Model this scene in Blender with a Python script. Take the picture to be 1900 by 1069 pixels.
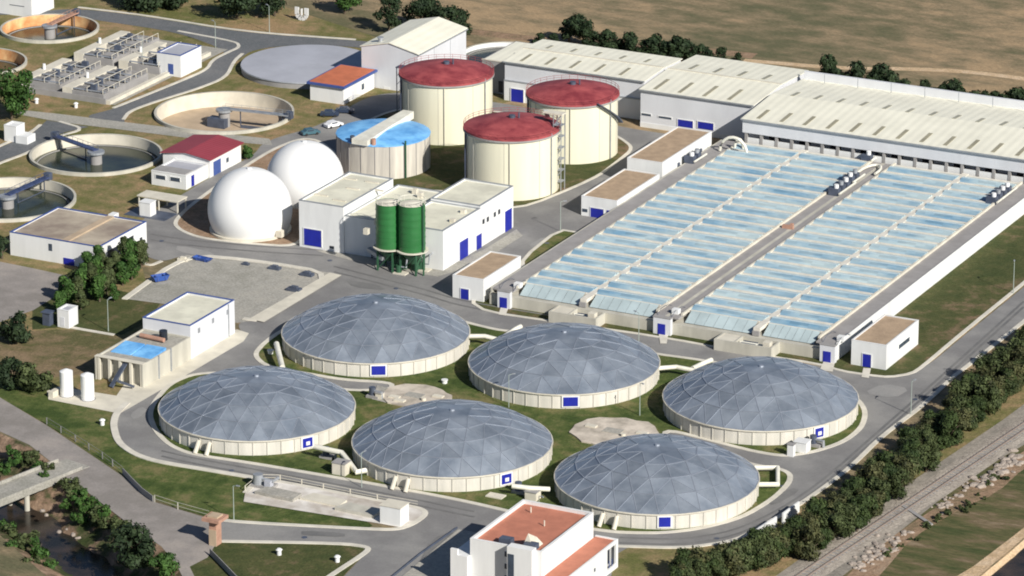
import bpy, bmesh, math, random
from math import sin, cos, pi, radians, sqrt, atan2, hypot
from mathutils import Vector, Matrix, noise
from mathutils.geometry import tessellate_polygon, delaunay_2d_cdt
sc = bpy.context.scene
for o in list(bpy.data.objects): bpy.data.objects.remove(o)
col = sc.collection

# ---------------------------------------------------------------- camera, sky, sun
# world frame: X runs along the fronts of the halls, Y along the long side of the covered basins, metres
F, PIT, ALT, ROT = 8484.3, radians(19.105), 300.0, radians(26.8)
CX, CY = 360.0, -830.0
cd = bpy.data.cameras.new('camera'); cam = bpy.data.objects.new('camera', cd); col.objects.link(cam)
cam.location = (CX, CY, ALT); cam.rotation_euler = (pi/2 - PIT, 0, ROT)
cd.sensor_width = 36; cd.lens = F/1900*36; cd.clip_start = 1; cd.clip_end = 12000
sc.camera = cam
SUN_EL = radians(31.5); SUN = Vector((0.879*cos(SUN_EL), -0.475*cos(SUN_EL), sin(SUN_EL)))
w = bpy.data.worlds.new('World'); sc.world = w; w.use_nodes = True
nt = w.node_tree; sk = nt.nodes.new('ShaderNodeTexSky'); sk.sky_type = 'NISHITA'; sk.sun_disc = False
sk.sun_elevation = SUN_EL; sk.sun_rotation = atan2(SUN.x, SUN.y); sk.air_density = 0.7; sk.dust_density = 0.4; sk.ozone_density = 2.0
nt.links.new(sk.outputs[0], nt.nodes['Background'].inputs[0]); nt.nodes['Background'].inputs[1].default_value = 0.065
ld = bpy.data.lights.new('sun', 'SUN'); ld.energy = 5.0; ld.angle = radians(0.5); ld.color = (1, .955, .885)
sun = bpy.data.objects.new('sun', ld); col.objects.link(sun); sun.location = (0, 0, 200)
sun.rotation_euler = (-SUN).to_track_quat('-Z', 'Y').to_euler()
sc.view_settings.view_transform = 'Standard'; sc.view_settings.look = 'None'
sc.view_settings.exposure = 0.24; sc.view_settings.gamma = 1
sc.render.resolution_x = 1024; sc.render.resolution_y = 576
sc.render.engine = 'CYCLES'
try: sc.cycles.filter_width = 1.9
except Exception: pass

# ---------------------------------------------------------------- surveying: a photo pixel -> metres
def ray(x, y):
    a = (x-950)/F; b = -(y-534.5)/F
    dx, dy, dz = a, cos(PIT)+b*sin(PIT), -sin(PIT)+b*cos(PIT)
    return dx*cos(ROT)-dy*sin(ROT), dx*sin(ROT)+dy*cos(ROT), dz
def g(x, y, z=0.0):
    d = ray(x, y); t = (z-ALT)/d[2]; return (CX+d[0]*t, CY+d[1]*t)
def hy(x, y, Y):
    d = ray(x, y); t = (Y-CY)/d[1]; return (CX+d[0]*t, ALT+d[2]*t)      # (X, z) on a front wall
def hx(x, y, X):
    d = ray(x, y); t = (X-CX)/d[0]; return (CY+d[1]*t, ALT+d[2]*t)      # (Y, z) on a right wall
def G(pts, z=0.0): return [g(p[0], p[1], z) for p in pts]

# ---------------------------------------------------------------- mesh helper
class MB:
    def __init__(s): s.v = []; s.f = []
    def add(s, vs, fs):
        n = len(s.v); s.v += [tuple(p) for p in vs]; s.f += [tuple(i+n for i in q) for q in fs]; return s
    def box(s, x0, x1, y0, y1, z0, z1):
        return s.add([(x0,y0,z0),(x1,y0,z0),(x1,y1,z0),(x0,y1,z0),(x0,y0,z1),(x1,y0,z1),(x1,y1,z1),(x0,y1,z1)],
              [(3,2,1,0),(4,5,6,7),(0,1,5,4),(1,2,6,5),(2,3,7,6),(3,0,4,7)])
    def bar(s, p, q, w, h=None):
        h = h or w; p = Vector(p); q = Vector(q); d = (q-p).normalized()
        up = Vector((0,0,1)) if abs(d.z) < .95 else Vector((1,0,0))
        a = d.cross(up).normalized()*w/2; b = a.cross(d).normalized()*h/2
        vs = [p-a-b, p+a-b, p+a+b, p-a+b, q-a-b, q+a-b, q+a+b, q-a+b]
        return s.add(vs, [(0,1,2,3),(7,6,5,4),(0,4,5,1),(1,5,6,2),(2,6,7,3),(3,7,4,0)])
    def cyl(s, cx, cy, r, z0, z1, r1=None, n=32, bot=True, top=True):
        r1 = r if r1 is None else r1
        vs = [(cx+r*cos(2*pi*i/n), cy+r*sin(2*pi*i/n), z0) for i in range(n)]+[(cx+r1*cos(2*pi*i/n), cy+r1*sin(2*pi*i/n), z1) for i in range(n)]
        fs = [(i, (i+1) % n, n+(i+1) % n, n+i) for i in range(n)]
        if bot: fs.append(tuple(range(n-1, -1, -1)))
        if top: fs.append(tuple(range(n, 2*n)))
        return s.add(vs, fs)
    def ring(s, cx, cy, r0, r1, z0, z1, n=64, a0=0, a1=2*pi):
        full = abs(a1-a0-2*pi) < 1e-6; m = n if full else n+1
        A = [a0+(a1-a0)*i/n for i in range(m)]
        vs = []
        for a in A:
            for r, z in ((r0,z0),(r1,z0),(r1,z1),(r0,z1)): vs.append((cx+r*cos(a), cy+r*sin(a), z))
        fs = []
        for i in range(n):
            j = (i+1) % m
            for k in range(4): l = (k+1) % 4; fs.append((4*i+k, 4*j+k, 4*j+l, 4*i+l)[::-1])
        if not full: fs += [(0,1,2,3), (4*n+3,4*n+2,4*n+1,4*n)]
        return s.add(vs, fs)
    def revolve(s, cx, cy, prof, n=48):
        vs = []; fs = []; m = len(prof)
        for i in range(n):
            a = 2*pi*i/n
            for r, z in prof: vs.append((cx+r*cos(a), cy+r*sin(a), z))
        for i in range(n):
            j = (i+1) % n
            for k in range(m-1): fs.append((i*m+k, j*m+k, j*m+k+1, i*m+k+1))
        return s.add(vs, fs)
    def tube(s, path, r, n=8):
        P = [Vector(p) for p in path]; vs = []; fs = []
        for i, p in enumerate(P):
            d = (P[min(i+1, len(P)-1)]-P[max(i-1, 0)]).normalized()
            up = Vector((0,0,1)) if abs(d.z) < .9 else Vector((1,0,0))
            a = d.cross(up).normalized(); b = a.cross(d).normalized()
            for k in range(n): t = 2*pi*k/n; vs.append(p+a*r*cos(t)+b*r*sin(t))
        for i in range(len(P)-1):
            for k in range(n): l = (k+1) % n; fs.append((i*n+k, i*n+l, (i+1)*n+l, (i+1)*n+k))
        fs += [tuple(range(n-1, -1, -1)), tuple(range((len(P)-1)*n, len(P)*n))]
        return s.add(vs, fs)
    def prism(s, pts, z0, z1):
        n = len(pts); ar = sum(pts[i][0]*pts[(i+1) % n][1]-pts[(i+1) % n][0]*pts[i][1] for i in range(n))
        if ar < 0: pts = pts[::-1]
        return s.add([(p[0],p[1],z0) for p in pts]+[(p[0],p[1],z1) for p in pts],
              [tuple(range(n, 2*n))]+[(i, (i+1) % n, n+(i+1) % n, n+i) for i in range(n)])
    def flat(s, pts, z):
        n = len(pts); ar = sum(pts[i][0]*pts[(i+1) % n][1]-pts[(i+1) % n][0]*pts[i][1] for i in range(n))
        if ar < 0: pts = pts[::-1]
        return s.add([(p[0],p[1],z) for p in pts], [tuple(range(n))])
    def build(s, name, mat, parent=None, smooth=False, origin=None):
        me = bpy.data.meshes.new(name)
        if parent is not None: L = Vector(parent.get('_o', (0,0,0)))
        elif origin is not None: L = Vector(origin)
        else:
            xs = [p[0] for p in s.v]; ys = [p[1] for p in s.v]; zs = [p[2] for p in s.v]
            L = Vector(((min(xs)+max(xs))/2, (min(ys)+max(ys))/2, min(zs)))
        me.from_pydata([(p[0]-L.x, p[1]-L.y, p[2]-L.z) for p in s.v], [], s.f); me.update()
        if smooth:
            for p in me.polygons: p.use_smooth = True
            try: me.set_sharp_from_angle(angle=radians(40))
            except Exception: pass
        me.materials.append(mat)
        o = bpy.data.objects.new(name, me); col.objects.link(o)
        if parent is not None: o.parent = parent
        else: o.location = L
        ORI[o.name] = L
        o['_o'] = (L.x, L.y, L.z)
        return o
ORI = {}
def tag(o, label=None, cat=None, group=None, kind=None):
    for k, v in (('label', label), ('category', cat), ('group', group), ('kind', kind)):
        if v: o[k] = v
    return o
def thing(name, x, y, label, cat, group=None, z=0):
    o = bpy.data.objects.new(name, None); col.objects.link(o); o.location = (x, y, z); o.empty_display_size = .5
    o['_o'] = (x, y, z); return tag(o, label, cat, group)
def kids(o): return [c for c in bpy.data.objects if c.parent is o]
def copy_tree(o, parent=None, loc=None, rz=None, sc_=None, label=None, group=None, tree=None):
    c = o.copy(); col.objects.link(c); c.parent = parent
    if loc: c.location = loc
    if rz is not None: c.rotation_euler = (0, 0, rz)
    if sc_: c.scale = sc_
    if label: c['label'] = label
    if group: c['group'] = group
    for k in (tree if tree is not None else kids(o)):
        copy_tree(k, c)
    return c

# ---------------------------------------------------------------- materials
MATS = {}
def M(name, c, rough=.8, var=.12, scale=.4, metal=0, bump=0, c2=None, stretch=None, coat=0, spec=.5, island=0, bscale=None, coords='pos'):
    m = bpy.data.materials.new(name); m.use_nodes = True; n = m.node_tree.nodes; l = m.node_tree.links
    b = n['Principled BSDF']; b.inputs['Roughness'].default_value = rough; b.inputs['Metallic'].default_value = metal
    b.inputs['Specular IOR Level'].default_value = spec
    if coat: b.inputs['Coat Weight'].default_value = coat
    geo = n.new('ShaderNodeNewGeometry'); src = geo.outputs['Position']
    if coords == 'obj': tc = n.new('ShaderNodeTexCoord'); src = tc.outputs['Object']
    if stretch:
        mp = n.new('ShaderNodeMapping'); mp.inputs['Scale'].default_value = stretch; l.new(src, mp.inputs[0]); src = mp.outputs[0]
    no = n.new('ShaderNodeTexNoise'); no.inputs['Scale'].default_value = scale; no.inputs['Detail'].default_value = 6; no.inputs['Roughness'].default_value = .62
    l.new(src, no.inputs['Vector'])
    r = n.new('ShaderNodeValToRGB'); l.new(no.outputs[0], r.inputs[0])
    a = [max(0, x*(1-var)) for x in c]; d = [min(1, x*(1+var)) for x in (c2 or c)]
    r.color_ramp.elements[0].position = .36; r.color_ramp.elements[1].position = .64
    r.color_ramp.elements[0].color = (*a, 1); r.color_ramp.elements[1].color = (*d, 1)
    out = r.outputs[0]
    if island:
        hs = n.new('ShaderNodeHueSaturation'); mr = n.new('ShaderNodeMapRange')
        l.new(geo.outputs['Random Per Island'], mr.inputs[0]); mr.inputs[3].default_value = 1-island; mr.inputs[4].default_value = 1+island
        l.new(mr.outputs[0], hs.inputs['Value']); l.new(out, hs.inputs['Color']); out = hs.outputs[0]
    l.new(out, b.inputs['Base Color'])
    if bump:
        nb = n.new('ShaderNodeTexNoise'); nb.inputs['Scale'].default_value = bscale or scale*6; nb.inputs['Detail'].default_value = 5
        l.new(src, nb.inputs['Vector']); bp = n.new('ShaderNodeBump'); bp.inputs['Strength'].default_value = min(1, bump); bp.inputs['Distance'].default_value = .25
        l.new(nb.outputs[0], bp.inputs['Height']); l.new(bp.outputs[0], b.inputs['Normal'])
    MATS[name] = m; return m
def ground_mat(name, cols, s1=.02, s2=.35, rough=.95, bump=.6, pos=(.3,.45,.55,.7), streak=None, fineamp=.22):
    """several earth colours mixed by two sizes of noise"""
    m = bpy.data.materials.new(name); m.use_nodes = True; n = m.node_tree.nodes; l = m.node_tree.links
    b = n['Principled BSDF']; b.inputs['Roughness'].default_value = rough; b.inputs['Specular IOR Level'].default_value = .15
    geo = n.new('ShaderNodeNewGeometry'); src = geo.outputs['Position']
    if streak:
        mp = n.new('ShaderNodeMapping'); mp.inputs['Rotation'].default_value = (0,0,streak[0]); mp.inputs['Scale'].default_value = streak[1]; l.new(src, mp.inputs[0]); src = mp.outputs[0]
    def N(s, d):
        t = n.new('ShaderNodeTexNoise'); t.inputs['Scale'].default_value = s; t.inputs['Detail'].default_value = d; t.inputs['Roughness'].default_value = .6; l.new(src, t.inputs['Vector']); return t.outputs[0]
    a, c = N(s1, 5), N(s2, 8)
    mx = n.new('ShaderNodeMix'); mx.data_type = 'FLOAT'; mx.inputs[0].default_value = .45; l.new(a, mx.inputs[2]); l.new(c, mx.inputs[3])
    r = n.new('ShaderNodeValToRGB'); l.new(mx.outputs[0], r.inputs[0]); e = r.color_ramp.elements
    while len(e) < len(cols): e.new(.5)
    for i, cc in enumerate(cols): e[i].position = pos[i] if len(pos) == len(cols) else .35+.3*i/(len(cols)-1); e[i].color = (*cc, 1)
    fine = N(2.2, 4); mm = n.new('ShaderNodeMapRange'); l.new(fine, mm.inputs[0]); mm.inputs[1].default_value = .3; mm.inputs[2].default_value = .7; mm.inputs[3].default_value = 1-fineamp; mm.inputs[4].default_value = 1+fineamp
    hs = n.new('ShaderNodeHueSaturation'); l.new(r.outputs[0], hs.inputs['Color']); l.new(mm.outputs[0], hs.inputs['Value'])
    l.new(hs.outputs[0], b.inputs['Base Color'])
    bp = n.new('ShaderNodeBump'); bp.inputs['Strength'].default_value = bump; bp.inputs['Distance'].default_value = .4; l.new(N(1.1, 6), bp.inputs['Height']); l.new(bp.outputs[0], b.inputs['Normal'])
    return m
def ribbed(name, c, rough=.5, axis='X', period=1.0, var=.08, metal=0, depth=.12, coords='pos'):
    m = M(name, c, rough, var, .15, metal); n = m.node_tree.nodes; l = m.node_tree.links; b = n['Principled BSDF']
    geo = n.new('ShaderNodeNewGeometry'); wv = n.new('ShaderNodeTexWave'); wv.wave_type = 'BANDS'; wv.bands_direction = axis
    wv.inputs['Scale'].default_value = .314/period; l.new(geo.outputs['Position'], wv.inputs['Vector'])
    bp = n.new('ShaderNodeBump'); bp.inputs['Strength'].default_value = .5; bp.inputs['Distance'].default_value = depth
    l.new(wv.outputs['Fac'], bp.inputs['Height']); l.new(bp.outputs[0], b.inputs['Normal']); return m

m_ground = ground_mat('dry_field', [(.125,.12,.065),(.19,.158,.092),(.26,.20,.12),(.37,.265,.155)], .022, .2, streak=(radians(27),(.5,1,1)), pos=(.42,.485,.53,.60))
m_olive = ground_mat('dry_grass', [(.13,.135,.045),(.21,.175,.08),(.32,.22,.12)], .05, .3, pos=(.42,.51,.60))
m_grass = ground_mat('lawn', [(.048,.075,.019),(.09,.115,.034),(.18,.16,.07)], .07, .3, pos=(.41,.50,.59))
m_lawn2 = ground_mat('patchy_lawn', [(.055,.07,.024),(.085,.09,.034),(.20,.14,.085)], .045, .3, pos=(.42,.52,.62))
m_dirt = ground_mat('bare_dirt', [(.20,.15,.09),(.30,.20,.13),(.36,.27,.19)], .05, .5, pos=(.4,.5,.62))
m_sand = ground_mat('sand', [(.42,.30,.17),(.55,.40,.25),(.62,.48,.33)], .05, .5, pos=(.4,.5,.62))
m_asph = ground_mat('asphalt', [(.205,.20,.195),(.235,.23,.222),(.275,.268,.255)], .03, .12, .85, .06, pos=(.42,.5,.59), fineamp=.07)
m_asph2 = ground_mat('new_asphalt', [(.125,.135,.14),(.15,.155,.16),(.175,.175,.175)], .03, .4, .85, .15, pos=(.4,.5,.62))
m_gravel = ground_mat('gravel_road', [(.24,.22,.20),(.285,.26,.24),(.34,.305,.275)], .04, .2, .95, .15, pos=(.42,.5,.59), fineamp=.09)
m_lot = ground_mat('lot_concrete', [(.30,.29,.25),(.36,.345,.305),(.41,.385,.33)], .04, .3, .9, .2, pos=(.4,.5,.62))
m_kerb = M('kerb_concrete', (.62,.585,.50), .9, .12, .3)
m_conc = M('concrete', (.48,.46,.39), .85, .13, .3, stretch=(1,1,.25))
m_concl = M('pale_concrete', (.62,.58,.48), .85, .10, .3)
m_concd = M('grey_concrete', (.30,.29,.28), .85, .12, .3)
m_stain = M('stained_concrete', (.46,.43,.38), .85, .08, .5, c2=(.60,.56,.48), stretch=(1,1,.08), bump=.1)
m_white = M('white_render', (.72,.725,.71), .75, .06, .3, stretch=(1,1,.15))
m_white2 = M('white_panel', (.64,.65,.67), .6, .05, .2, stretch=(1,1,.3))
m_cream = M('cream_steel', (.72,.69,.53), .5, .05, .35, stretch=(1,1,.08))
m_roof = ribbed('cream_roof_sheet', (.80,.775,.64), .6, 'X', 2.0, .05, depth=.05)
m_roof2 = M('flat_roof_membrane', (.68,.66,.53), .8, .12, .22)
m_brown = M('brown_gravel_roof', (.40,.29,.19), .95, .13, .5, bump=.4)
m_blue = M('royal_blue_paint', (.012,.020,.30), .45, .1, .8)
m_trimb = M('dark_blue_trim', (.05,.09,.28), .6, .1, .8)
m_sky = M('bright_blue_cover', (.11,.36,.74), .5, .10, .25, c2=(.22,.52,.84))
m_red = M('red_roof', (.25,.035,.045), .65, .20, .25, c2=(.33,.07,.07))
m_terra = M('terracotta', (.48,.185,.115), .8, .10, .5)
m_orange = M('orange_roof', (.50,.15,.07), .8, .10, .5)
m_maroon = ribbed('maroon_sheet', (.28,.045,.06), .6, 'Y', 1.0)
m_green = ribbed('green_steel', (.028,.15,.042), .4, 'Z', 1.6, .10, depth=.04)
m_greend = M('dark_green_steel', (.03,.10,.05), .5)
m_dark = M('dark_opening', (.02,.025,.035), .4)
m_glass = M('window_glass', (.05,.07,.10), .15, .2, .8)
m_steel = M('galvanised_steel', (.38,.40,.42), .5, .12, .6, metal=.4)
m_dsteel = M('dark_steel', (.07,.085,.12), .5, .2, .6)
m_bridge = M('dark_blue_bridge', (.05,.07,.15), .5, .2, .6)
m_skyl = M('skylight', (.34,.31,.21), .3, .15, .5)
m_dome = M('dome_panel', (.195,.23,.28), .36, .10, .16, metal=.3, island=.13, c2=(.285,.32,.365))
m_rib = M('dome_rib', (.29,.32,.37), .4, .08, .3, metal=.3)
m_sph = M('white_membrane', (.79,.79,.77), .45, .02, .1)
m_pipe = M('cream_pipe', (.72,.70,.60), .5)
m_cov = M('cover_sheet', (.19,.35,.48), .28, .12, .14, c2=(.40,.49,.50), island=.12, stretch=(.6,1.4,1))
m_covf = M('front_glazing', (.40,.48,.49), .35, .1, .2, island=.08)
m_crib = M('cover_rib', (.70,.66,.57), .6, .10, .5)
m_ridge = M('ridge_bar', (.52,.60,.62), .5, .1, .4)
m_walk = M('walkway', (.30,.285,.275), .9, .10, .3)
m_lid = M('grey_lid', (.40,.41,.45), .6, .08, .12)
m_water = M('basin_water', (.018,.024,.018), .15, .3, .1, c2=(.04,.048,.03), spec=.3)
m_river = M('river_water', (.022,.022,.018), .2, .3, .15, spec=.25, c2=(.05,.035,.025))
m_rust = M('orange_stained_wall', (.70,.30,.11), .85, .18, .3, c2=(.72,.46,.22))
m_floor = M('tan_floor', (.44,.34,.235), .9, .12, .25)
m_rail = M('rail_steel', (.25,.20,.17), .5)
m_ballast = ground_mat('ballast', [(.22,.20,.17),(.29,.26,.22),(.36,.32,.265)], .06, .5, .95, .3, pos=(.4,.5,.62))
m_rock = M('rock', (.33,.28,.235), .9, .2, .8, bump=.5)
m_bark = M('bark', (.10,.075,.05), .95)
m_brick = M('brick', (.42,.24,.17), .9, .12, .8)
m_tyre = M('tyre', (.02,.02,.02), .8)
def leafmat(name, c, c2):
    m = M(name, c, .7, .15, .5, c2=c2, island=.35, spec=.2); return m
m_leaf = leafmat('leaf_olive', (.034,.05,.017), (.068,.085,.032))
m_leafd = leafmat('leaf_dark', (.014,.028,.012), (.028,.045,.018))
m_leafd2 = leafmat('leaf_mid', (.022,.04,.012), (.045,.066,.02))
m_leafb = leafmat('leaf_brown_olive', (.038,.046,.018), (.078,.08,.032))
m_leafg = leafmat('leaf_green', (.025,.065,.013), (.05,.10,.022))

# ---------------------------------------------------------------- ground with holes for the sunken tanks, the stream and the far channel
POND = {}    # name: (cx, cy, R)
def pond(name, cx, cy, R):
    p = g(cx, cy, .7); POND[name] = (p[0], p[1], R)
pond('A', 178, 285, 14.4); pond('B', 14, 368, 14.4); pond('C', 416, 207, 15.6); pond('E', 92, 51, 11.7); pond('F', -44, 114, 11.7); pond('H', 938, 108, 10.5)
def chaikin(p, k=2, closed=True):
    for _ in range(k):
        q = []; n = len(p)
        for i in range(n if closed else n-1):
            a, b = p[i], p[(i+1) % n]
            q += [(a[0]*.78+b[0]*.22, a[1]*.78+b[1]*.22), (a[0]*.22+b[0]*.78, a[1]*.22+b[1]*.78)]
        p = q
    return p
VAL = chaikin(G([(-200,760),(-60,780),(0,804),(53,827),(100,862),(112,888),(147,901),(184,930),(245,977),(297,1012),(325,1046),(350,1090),(380,1150),(190,1150),(110,1090),(30,1020),(-20,975),(-200,930)]), 1)
CAN = chaikin(G([(2050,866),(1889,1012),(1824,1066),(1728,1148),(2200,1150),(2200,880)]), 1)
def circ(c, k=48): return [(c[0]+c[2]*cos(2*pi*i/k), c[1]+c[2]*sin(2*pi*i/k)) for i in range(k)]
outer = [(-2500,-1500),(2500,-1500),(2500,4500),(-2500,4500)]
loops = [outer]+[circ(c) for c in POND.values()]+[VAL, CAN]
tri = tessellate_polygon([[Vector((x,y,0)) for x,y in lp] for lp in loops])
pts = [p for lp in loops for p in lp]
gm = MB(); gm.add([(x,y,0) for x,y in pts], [t for t in tri])
def fixnorm(o):
    bm = bmesh.new(); bm.from_mesh(o.data)
    for f in bm.faces:
        if f.normal.z < 0: f.normal_flip()
    bm.to_mesh(o.data); bm.free(); return o
fixnorm(tag(gm.build('ground', m_ground, origin=(0,0,0)), kind='structure'))
def inside(p, poly):
    c = False; n = len(poly)
    for i in range(n):
        a, b = poly[i], poly[(i+1) % n]
        if (a[1] > p[1]) != (b[1] > p[1]) and p[0] < (b[0]-a[0])*(p[1]-a[1])/(b[1]-a[1])+a[0]: c = not c
    return c
def edged(p, poly):
    d = 1e9; n = len(poly)
    for i in range(n):
        ax, ay = poly[i]; bx, by = poly[(i+1) % n]; vx, vy = bx-ax, by-ay
        t = max(0, min(1, ((p[0]-ax)*vx+(p[1]-ay)*vy)/(vx*vx+vy*vy+1e-9)))
        d = min(d, hypot(p[0]-ax-t*vx, p[1]-ay-t*vy))
    return d
def bowl(name, poly, step, slope, depth, mat, rough=.5):
    xs = [p[0] for p in poly]; ys = [p[1] for p in poly]; P = [Vector(p) for p in poly]
    x = min(xs)
    rnd = random.Random(3)
    while x < max(xs):
        y = min(ys)
        while y < max(ys):
            q = (x+rnd.uniform(-.3,.3)*step, y+rnd.uniform(-.3,.3)*step)
            if inside(q, poly) and edged(q, poly) > step*.5: P.append(Vector(q))
            y += step
        x += step
    n = len(poly)
    v, e, f, *_ = delaunay_2d_cdt(P, [(i, (i+1) % n) for i in range(n)], [list(range(n))], 1, 1e-4)
    b = MB(); vs = []
    for p in v:
        d = edged(p, poly); nz = noise.noise(Vector((p.x*.25, p.y*.25, 0)))*rough*min(1, d/2)
        vs.append((p.x, p.y, 0.0 if d < 1e-3 else -min(depth, d*slope)+nz))
    b.add(vs, [tuple(q) for q in f])
    o = b.build(name, mat, origin=(0,0,0), smooth=True); fixnorm(o); return tag(o, kind='structure')
m_bank = ground_mat('stream_bank', [(.045,.06,.02),(.085,.085,.04),(.22,.15,.10),(.36,.25,.17)], .09, .35, pos=(.42,.48,.53,.60))
bowl('stream_bank', VAL, 2.2, .55, 4.6, m_bank, 1.2)
bowl('channel_bank', CAN, 2, 1.2, 2.5, m_sand, .1)
tag(MB().flat([(p[0], p[1]) for p in VAL], -3.9).build('stream_water', m_river), kind='structure')
tag(MB().flat([(p[0], p[1]) for p in CAN], -.8).build('channel_water', m_river), kind='structure')

# ---------------------------------------------------------------- sheets, kerbs
zc = [0.004]
def sheet(name, px, mat, smooth=0, z=None, kind='structure', world=False):
    p = px if world else G(px)
    if smooth: p = chaikin(p, smooth)
    zc[0] += .004
    return tag(MB().flat(p, z if z is not None else zc[0]).build(name, mat), kind=kind)
def area(p): n = len(p); return sum(p[i][0]*p[(i+1) % n][1]-p[(i+1) % n][0]*p[i][1] for i in range(n))/2
def inset(p, d):
    if area(p) < 0: p = p[::-1]
    n = len(p); q = []
    for i in range(n):
        a, b, c = Vector(p[i-1]), Vector(p[i]), Vector(p[(i+1) % n])
        e1 = (b-a).normalized(); e2 = (c-b).normalized(); n1 = Vector((-e1.y, e1.x)); n2 = Vector((-e2.y, e2.x))
        m = (n1+n2); m = m.normalized() if m.length > 1e-4 else n1; k = d/max(.5, m.dot(n1)); q.append((b.x+m.x*k, b.y+m.y*k))
    return p, q
def island(name, px, mat, w=.9, smooth=2, h=.15, hi=.10, kname='kerb', world=False):
    p = chaikin(px if world else G(px), smooth) if smooth else (px if world else G(px))
    p, q = inset(p, w); n = len(p)
    b = MB(); b.add([(x,y,0) for x,y in p]+[(x,y,h) for x,y in p]+[(x,y,h) for x,y in q]+[(x,y,0) for x,y in q],
        [f for i in range(n) for j in [(i+1) % n] for f in ((i,j,n+j,n+i),(n+i,n+j,2*n+j,2*n+i),(2*n+i,2*n+j,3*n+j,3*n+i))])
    tag(b.build(kname, m_kerb), kind='structure')
    zc[0] += .0002
    return tag(MB().flat(q, hi+zc[0]*.05).build(name, mat), kind='structure')
def strip(name, px, w, mat, z0=0, h=.15, closed=False, world=False, z=None):
    p = px if world else G(px)
    if len(p) > 2: p = [p[0]]+chaikin(p, 2, closed)+[p[-1]]
    p = [Vector(a) for a in p]; n = len(p); L = []; R = []
    for i in range(n):
        if closed: a, c = p[i-1], p[(i+1) % n]
        else: a, c = p[max(0, i-1)], p[min(n-1, i+1)]
        d = (c-a).normalized(); nn = Vector((-d.y, d.x))*w/2; L.append(p[i]+nn); R.append(p[i]-nn)
    b = MB(); m = n if closed else n-1
    vs = [(v.x,v.y,z0) for v in L]+[(v.x,v.y,h) for v in L]+[(v.x,v.y,h) for v in R]+[(v.x,v.y,z0) for v in R]
    fs = []
    for i in range(m):
        j = (i+1) % n
        for k in range(3): fs.append((k*n+i, (k+1)*n+i, (k+1)*n+j, k*n+j))
    b.add(vs, fs)
    if not closed: b.f += [(0,3*n,2*n,n), (n-1,2*n-1,3*n-1,4*n-1)]
    return b.build(name, mat)

# broad natural surfaces
sheet('dry_grass', [(-300,-40),(450,-40),(900,95),(960,200),(700,260),(480,330),(250,430),(-300,520)][::1], m_olive, z=None) if False else None
LEFT = [(-300,-60),(300,-60),(520,10),(700,70),(900,110),(980,180),(660,262),(420,345),(250,440),(280,560),(220,760),(120,790),(-300,700)]
def sheet_holes(name, px, mat, holes):
    p = G(px); zc[0] += .004; loops = [p]+[circ(h) for h in holes]
    t = tessellate_polygon([[Vector((x,y,0)) for x,y in lp] for lp in loops]); ps = [q for lp in loops for q in lp]
    return fixnorm(tag(MB().add([(x,y,zc[0]) for x,y in ps], t).build(name, mat), kind='structure'))
sheet_holes('dry_grass', LEFT, m_olive, [POND[k] for k in 'ABCEFH'])
m_embk = ground_mat('embankment', [(.065,.08,.03),(.12,.11,.05),(.17,.13,.075),(.26,.20,.13)], .05, .3, streak=(radians(-63),(.4,1.6,1)), pos=(.42,.5,.55,.61))
sheet('grass_bank', [(2100,640),(1900,790),(1700,930),(1560,1030),(1470,1100),(1690,1140),(1880,1005),(2100,820)], m_embk)
sheet('rubble_ground', [(2000,770),(1900,838),(1810,892),(1755,930),(1670,985),(1600,1040),(1540,1100),(1600,1100),(1640,1060),(1690,1000),(1780,945),(1850,915),(1900,868),(2000,810)], m_dirt, 1)
sheet('dirt_verge', [(1142,1014),(1268,1018),(1400,985),(1560,900),(1900,640),(2050,560),(2050,720),(1900,800),(1480,1069),(1380,1140),(1100,1140)], m_olive)
m_olive2 = ground_mat('dry_soil', [(.11,.105,.045),(.19,.145,.08),(.25,.18,.11)], .06, .3, pos=(.42,.5,.6))
sheet('brown_field', [(-200,610),(20,618),(130,610),(220,622),(255,650),(190,690),(60,705),(-200,690)], m_olive2, 1)
sheet('lawn', [(-200,625),(60,705),(120,735),(216,765),(210,788),(218,822),(250,843),(290,856),(368,870),(481,891),(520,915),(700,972),(674,984),(450,971),(395,963),(287,930),(232,885),(87,788),(0,738),(-200,652)], m_grass, 2)
sheet('lawn', [(60,560),(150,520),(300,560),(270,600),(225,622),(130,606),(60,612)], m_lawn2)
sheet('lawn', [(392,1004),(405,1006),(634,1010),(684,1018),(600,1110),(380,1110),(345,1050)], m_lawn2)
sheet('sandy_track', [(2050,860),(2050,862),(1887,1010),(1822,1064),(1726,1147),(1600,1160),(1780,1071),(1900,980)], m_sand, 1)
# railway ballast
sheet('railway_ballast', [(2050,640),(1860,780),(1795,824),(1645,925),(1558,985),(1440,1069),(1340,1140),(1470,1140),(1560,1072),(1716,950),(1795,886),(1900,826),(2050,730)], m_ballast)
tag(strip('dirt_track', [(1380,112),(1560,127),(1700,128),(1800,133),(1930,150)], 2.6, m_sand, z0=0, h=.02), kind='structure')
tag(strip('dirt_track', [(870,58),(1000,74),(1130,84),(1290,92),(1400,104)], 4.5, m_dirt, z0=0, h=.015), kind='structure')
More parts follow.
